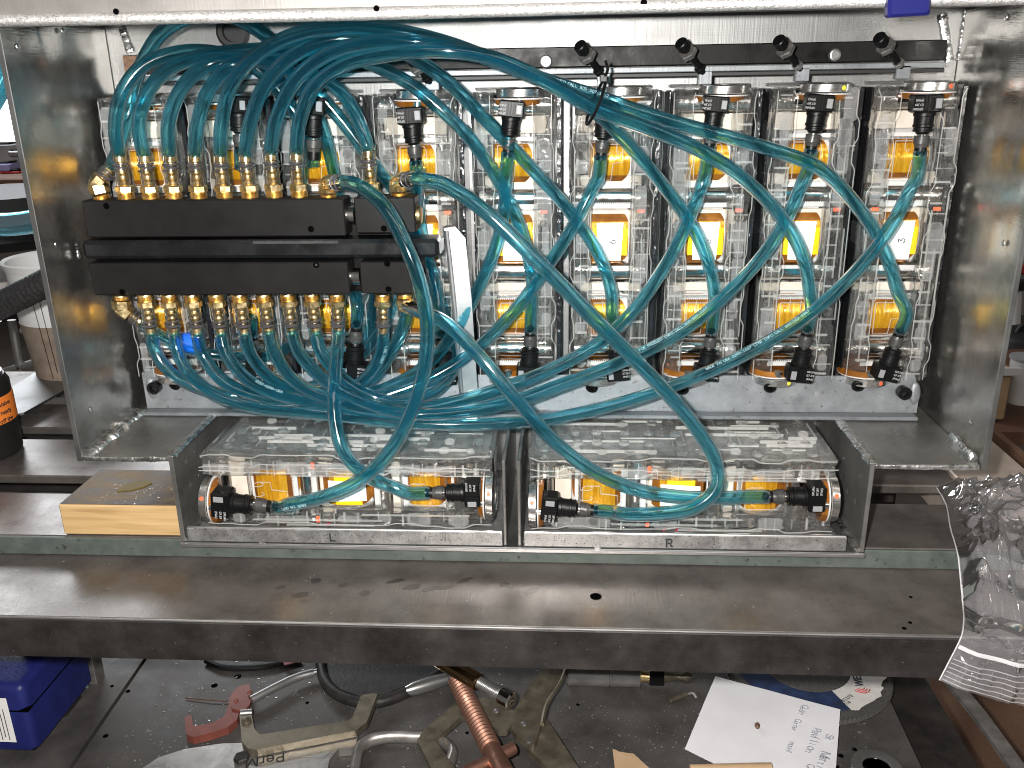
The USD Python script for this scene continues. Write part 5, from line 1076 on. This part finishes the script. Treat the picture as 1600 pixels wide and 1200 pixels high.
part(pn, 'sheet', trimesh.Trimesh(np.vstack([v, v - [0, 0, .0004]]), np.vstack([pm.faces, pm.faces[:, ::-1] + N]), process=False), 'note_paper', smooth=True)
ax = P(1263, 1190, Z=ZS) - P(1283, 1130, Z=ZS); ay = P(1300, 1140, Z=ZS) - P(1270, 1133, Z=ZS)
hw = []
for s, h, x, y in (('Cash', .0070, 1253, 1100), ('Corner', .0058, 1243, 1122), ('mount', .0058, 1234, 1158), ('Pavilion', .0078, 1272, 1136), ('St', .0085, 1292, 1146), ('Matth', .0085, 1284, 1172), ('CA', .0085, 1262, 1192)):
    o_ = P(x, y, Z=ZS + .0180); un = ax / np.linalg.norm(ax); vn = ay / np.linalg.norm(ay)
    for c_ in s:
        hh_ = h * rng.uniform(.82, 1.12); rot_ = rng.uniform(-.16, .16); g = text(c_, hh_, o_ + vn * rng.uniform(-.0006, .0006), un + vn * rot_, vn + un * (.28 - rot_), .00015); hw.append(g); o_ = o_ + un * hh_ * rng.uniform(.62, .76)
part(pn, 'handwriting', hw, 'faint_ink', smooth=False)
part(pn, 'seed_husk', lathe([(.0004, 0), (.0026, .0025), (.0030, .005), (.0022, .008), (.0003, .0095)], P(1183, 1129, Z=ZS + .0205), ax + .3 * ay / np.linalg.norm(ay) * np.linalg.norm(ax), 12), 'bench_wood_brown')
gd = thing('grinding_disc', 'worn grinding disc with a torn white and blue label half under the note', 'grinding disc', tuple(P(1258, 1046, Z=z0)))
gcn = P(1258, 1042, Z=z0 + .006); gcn = np.array([gcn[0], gcn[1], z0]); GR = 1.09 * np.linalg.norm((P(1374, 1098, Z=z0 + .004) - gcn)[:2])
part(gd, 'flap_rim', lathe([(GR * .86, 0), (GR * .99, .001), (GR, .004), (GR * .97, .007), (GR * .80, .0085), (.0001, .0085)], gcn, [0, 0, 1], 64), 'disc_abrasive')
part(gd, 'flap', [box(-.0004, .0004, -.0045, .0045, 0, .0050, .0002).apply_transform(trimesh.transformations.rotation_matrix(t, [0, 0, 1], [0, 0, 0]) @ trimesh.transformations.translation_matrix([GR * .955, 0, .0035]) @ trimesh.transformations.rotation_matrix(.9, [0, 0, 1])).apply_translation(gcn) for t in np.linspace(0, 2 * math.pi, 110, endpoint=False)], 'disc_abrasive', kind='stuff')
part(gd, 'fibre_ring', lathe([(GR * .84, .0086), (GR * .84, .0092), (GR * .45, .0094), (GR * .45, .0086)], gcn, [0, 0, 1], 64), 'disc_fibre')
aa = np.linspace(-1.20, .62, 24); rngd = np.random.default_rng(3)
q = Polygon([(GR * (.90 + .05 * rngd.uniform(-1, .6)) * math.cos(t), GR * (.90 + .05 * rngd.uniform(-1, .6)) * math.sin(t)) for t in aa] + [(GR * .50 * math.cos(t), GR * .50 * math.sin(t)) for t in aa[::-1]]).buffer(0); g = extrude(q, .0004); g.apply_translation(gcn + [0, 0, .0096]); part(gd, 'paper_label', g, 'disc_label', smooth=False)
part(gd, 'hub', lathe([(GR * .52, .0100), (GR * .50, .0108), (GR * .20, .0090), (.0001, .0088)], gcn, [0, 0, 1], 48), 'disc_abrasive'); part(gd, 'hub_washer', lathe([(GR * .22, .0094), (GR * .20, .0102), (GR * .13, .0102), (GR * .12, .0094)], gcn, [0, 0, 1], 40), 'disc_label')
o = P(1339, 1046, Z=z0 + .0102); t1 = P(1345, 1076, Z=z0) - P(1336, 1046, Z=z0)
part(gd, 'brand_words', text('WEILER', .0088, P(1349, 1073, Z=z0 + .0102), -t1, [-1, -.2, 0], .0003, True), 'pen_ink', smooth=False)
for k in range(3):
    cA = P(1345, 1074, Z=z0 + .0103); part(gd, 'red_arc', sweep(np.array([cA + [(.004 + .003 * k) * math.cos(t), (.004 + .003 * k) * math.sin(t), 0] for t in np.linspace(-2.6, -.3, 12)]), .0006, 5), 'red_item')
part(gd, 'size_words', [text('T29 51173', .0042, P(1307, 1104, Z=z0 + .0102), P(1333, 1088, Z=z0) - P(1307, 1104, Z=z0), [0, 1, 0], .0002, True), text('24 x 7/8', .0036, P(1313, 1108, Z=z0 + .0102), P(1333, 1096, Z=z0) - P(1313, 1108, Z=z0), [0, 1, 0], .0002)], 'label_ink', smooth=False)
wc = P(1370, 1200, Z=z0); solo('large_washer', lathe([(.0145, .0), (.0265, 0), (.0265, .0015), (.0245, .0028), (.0165, .0028), (.0145, .0018), (.0145, 0)], wc, [0, 0, 1], 44), 'sheet_bright', 'large light grey washer at the bottom edge beside the disc', 'washer')
solo('cardboard_scrap', plate_on([(957, 1173), (968, 1178), (990, 1181), (1016, 1205), (1000, 1225), (962, 1215)], z0, .003, .0006), 'cardboard', 'tan cardboard scrap at the bottom edge', 'cardboard', smooth=False)
solo('brown_scrap', cyl(P(1078, 1203, Z=z0 + .026), P(1205, 1200, Z=z0 + .026), .0055, n=14), 'cardboard', 'rolled brown cardboard along the bottom of the note', 'cardboard')

# swarf and dust
fl_ = []
def flake(p, s):
    a = rng.uniform(0, 6.28); d = np.array([math.cos(a), math.sin(a), 0]) * s; e = np.array([-math.sin(a), math.cos(a), 0]) * s * rng.uniform(.15, .5); u = np.array([0, 0, s * rng.uniform(.1, .6)])
    return [p - d - e, p - d + e + u * .2, p + d + e + u, p + d - e + u * .3]
def scatter(n, X, Y, z, smin, smax, ok=lambda x, y: True):
    for _ in range(n):
        x, y = rng.uniform(*X), rng.uniform(*Y)
        if ok(x, y) and meshkit.noise(np.array([x * 9, y * 9, z]), 8) > rng.uniform(.2, .75): fl_.append(flake(np.array([x, y, z + .0004]), smin + (smax - smin) * rng.random() ** 3))
scatter(1900, (-.50, .34), (.03, .26), ZS, .0004, .0017)
scatter(2600, (-.50, .34), (.03, .26), ZS, .0002, .0008)
scatter(420, (-.75, .32), (-.086, .004), -.0178, .0003, .0012)
scatter(120, (-.44, -.36), (.018, .06), zt + .0008, .0004, .0014)
scatter(200, (XL, XR), (.0, .1), ZF + .0002, .0002, .0007, lambda x, y: x < XA - .01 or x > XB + .01)
v = np.array(fl_).reshape(-1, 3); k = np.arange(len(fl_))[:, None] * 4
solo('metal_shavings', trimesh.Trimesh(v, np.vstack([k + [0, 1, 2], k + [0, 2, 3]]), process=False), 'shavings', 'bright metal shavings and dust scattered on the shelf and table', 'shavings', kind='stuff', smooth=False)

# ------------------------------------------------------------------ zip bag over the table's right end
bagp = thing('plastic_bag', 'clear zip top plastic bag draped over the right end of the table', 'bag', tuple(P(1540, 900, Z=-.01)))
rows = [(1463, 764, 'z', .004), (1478, 790, 'z', .010), (1484, 825, 'z', .013), (1496, 868, 'z', .012), (1500, 905, 'z', .000), (1503, 940, 'z', -.010), (1505, 968, 'z', -.010), (1502, 992, 'z', -.012), (1494, 1010, 'y', -.100), (1481, 1035, 'y', -.106), (1467, 1062, 'y', -.112)]
rt_ = [(1700, 752), (1700, 792), (1700, 830), (1700, 872), (1700, 912), (1700, 948), (1700, 985), (1700, 1020), (1700, 1062), (1700, 1092), (1700, 1122)]
A = np.array([P(x, y, **({'Z': w} if k == 'z' else {'Y': w})) for x, y, k, w in rows]); Bp = np.array([P(x, y, **({'Z': w + .01} if k == 'z' else {'Y': w})) for (x, y), (_, _, k, w) in zip(rt_, rows)])
A, Bp = spline(A, 110), spline(Bp, 110); nu = 110; V = []
sag = np.linspace(0, 1, 110)
UU, II = np.meshgrid(np.linspace(0, 1, nu), np.arange(110))
for lay in (0, 1):
    p = A[:, None] * (1 - UU[..., None]) + Bp[:, None] * UU[..., None]; w1 = meshkit.noise(np.stack([UU * 3 + 5 * lay, II / 110 * 4, 0 * UU], -1), 21) * 1.6
    r1 = abs(meshkit.noise(np.stack([UU * 4.2 + w1, II / 110 * 8 - .8 * w1, 0 * UU + lay], -1), 5) - .5) * 2; r2 = abs(meshkit.noise(np.stack([UU * 9 + w1 + 3, II / 110 * 18 + w1, 0 * UU + lay], -1), 6) - .5) * 2
    lowf = meshkit.noise(np.stack([UU * 1.7, II / 110 * 3.2, 0 * UU + 2 * lay], -1), 9)
    env = np.minimum(1, 9 * UU + .05); amp = np.where(II < 92, .008 * (1 - sag[II]) + .004, .003)
    off = env * amp * ((1 - r1) ** 2 * 1.5 + (1 - r2) ** 3 * .7 + lowf * 1.2 - .4) + (0 if lay else .0045) * env
    nrm = np.where((II < 76)[..., None], np.array([0, -.35, .94]), np.array([0, -1., .1])); V += list((p + nrm * off[..., None]).reshape(-1, 3))
V = np.array(V); f = []
N = 110 * nu
for lay in (0, 1):
    for i in range(109):
        for j in range(nu - 1):
            a = lay * N + i * nu + j; q = [a, a + 1, a + nu + 1, a + nu]; f += [[q[0], q[1], q[2]], [q[0], q[2], q[3]]]
part(bagp, 'film', trimesh.Trimesh(V, np.array(f), process=False), 'bag_film', smooth=True)
fold = V[[i * nu for i in range(110)]] + [-.0002, -.0008, .0003]; part(bagp, 'edge_fold', sweep(fold, .0005, 6), 'bag_zip')
for i, w, nm in ((97, .0030, 'zip_strip'), (101, .0003, 'zip_line'), (102.4, .0002, 'zip_line'), (103.8, .0003, 'zip_line'), (105.2, .0002, 'zip_line'), (106.6, .0003, 'zip_line'), (107.8, .0002, 'zip_line')):
    k = int(i); fr_ = i - k; rowp = (V[k * nu:(k + 1) * nu] * (1 - fr_) + V[(k + 1) * nu:(k + 2) * nu] * fr_) + [0, -.003, 0]; part(bagp, nm, sweep(rowp[::2], w * .5 + .0003, 6), 'bag_zip' if nm == 'zip_strip' else 'bag_line')
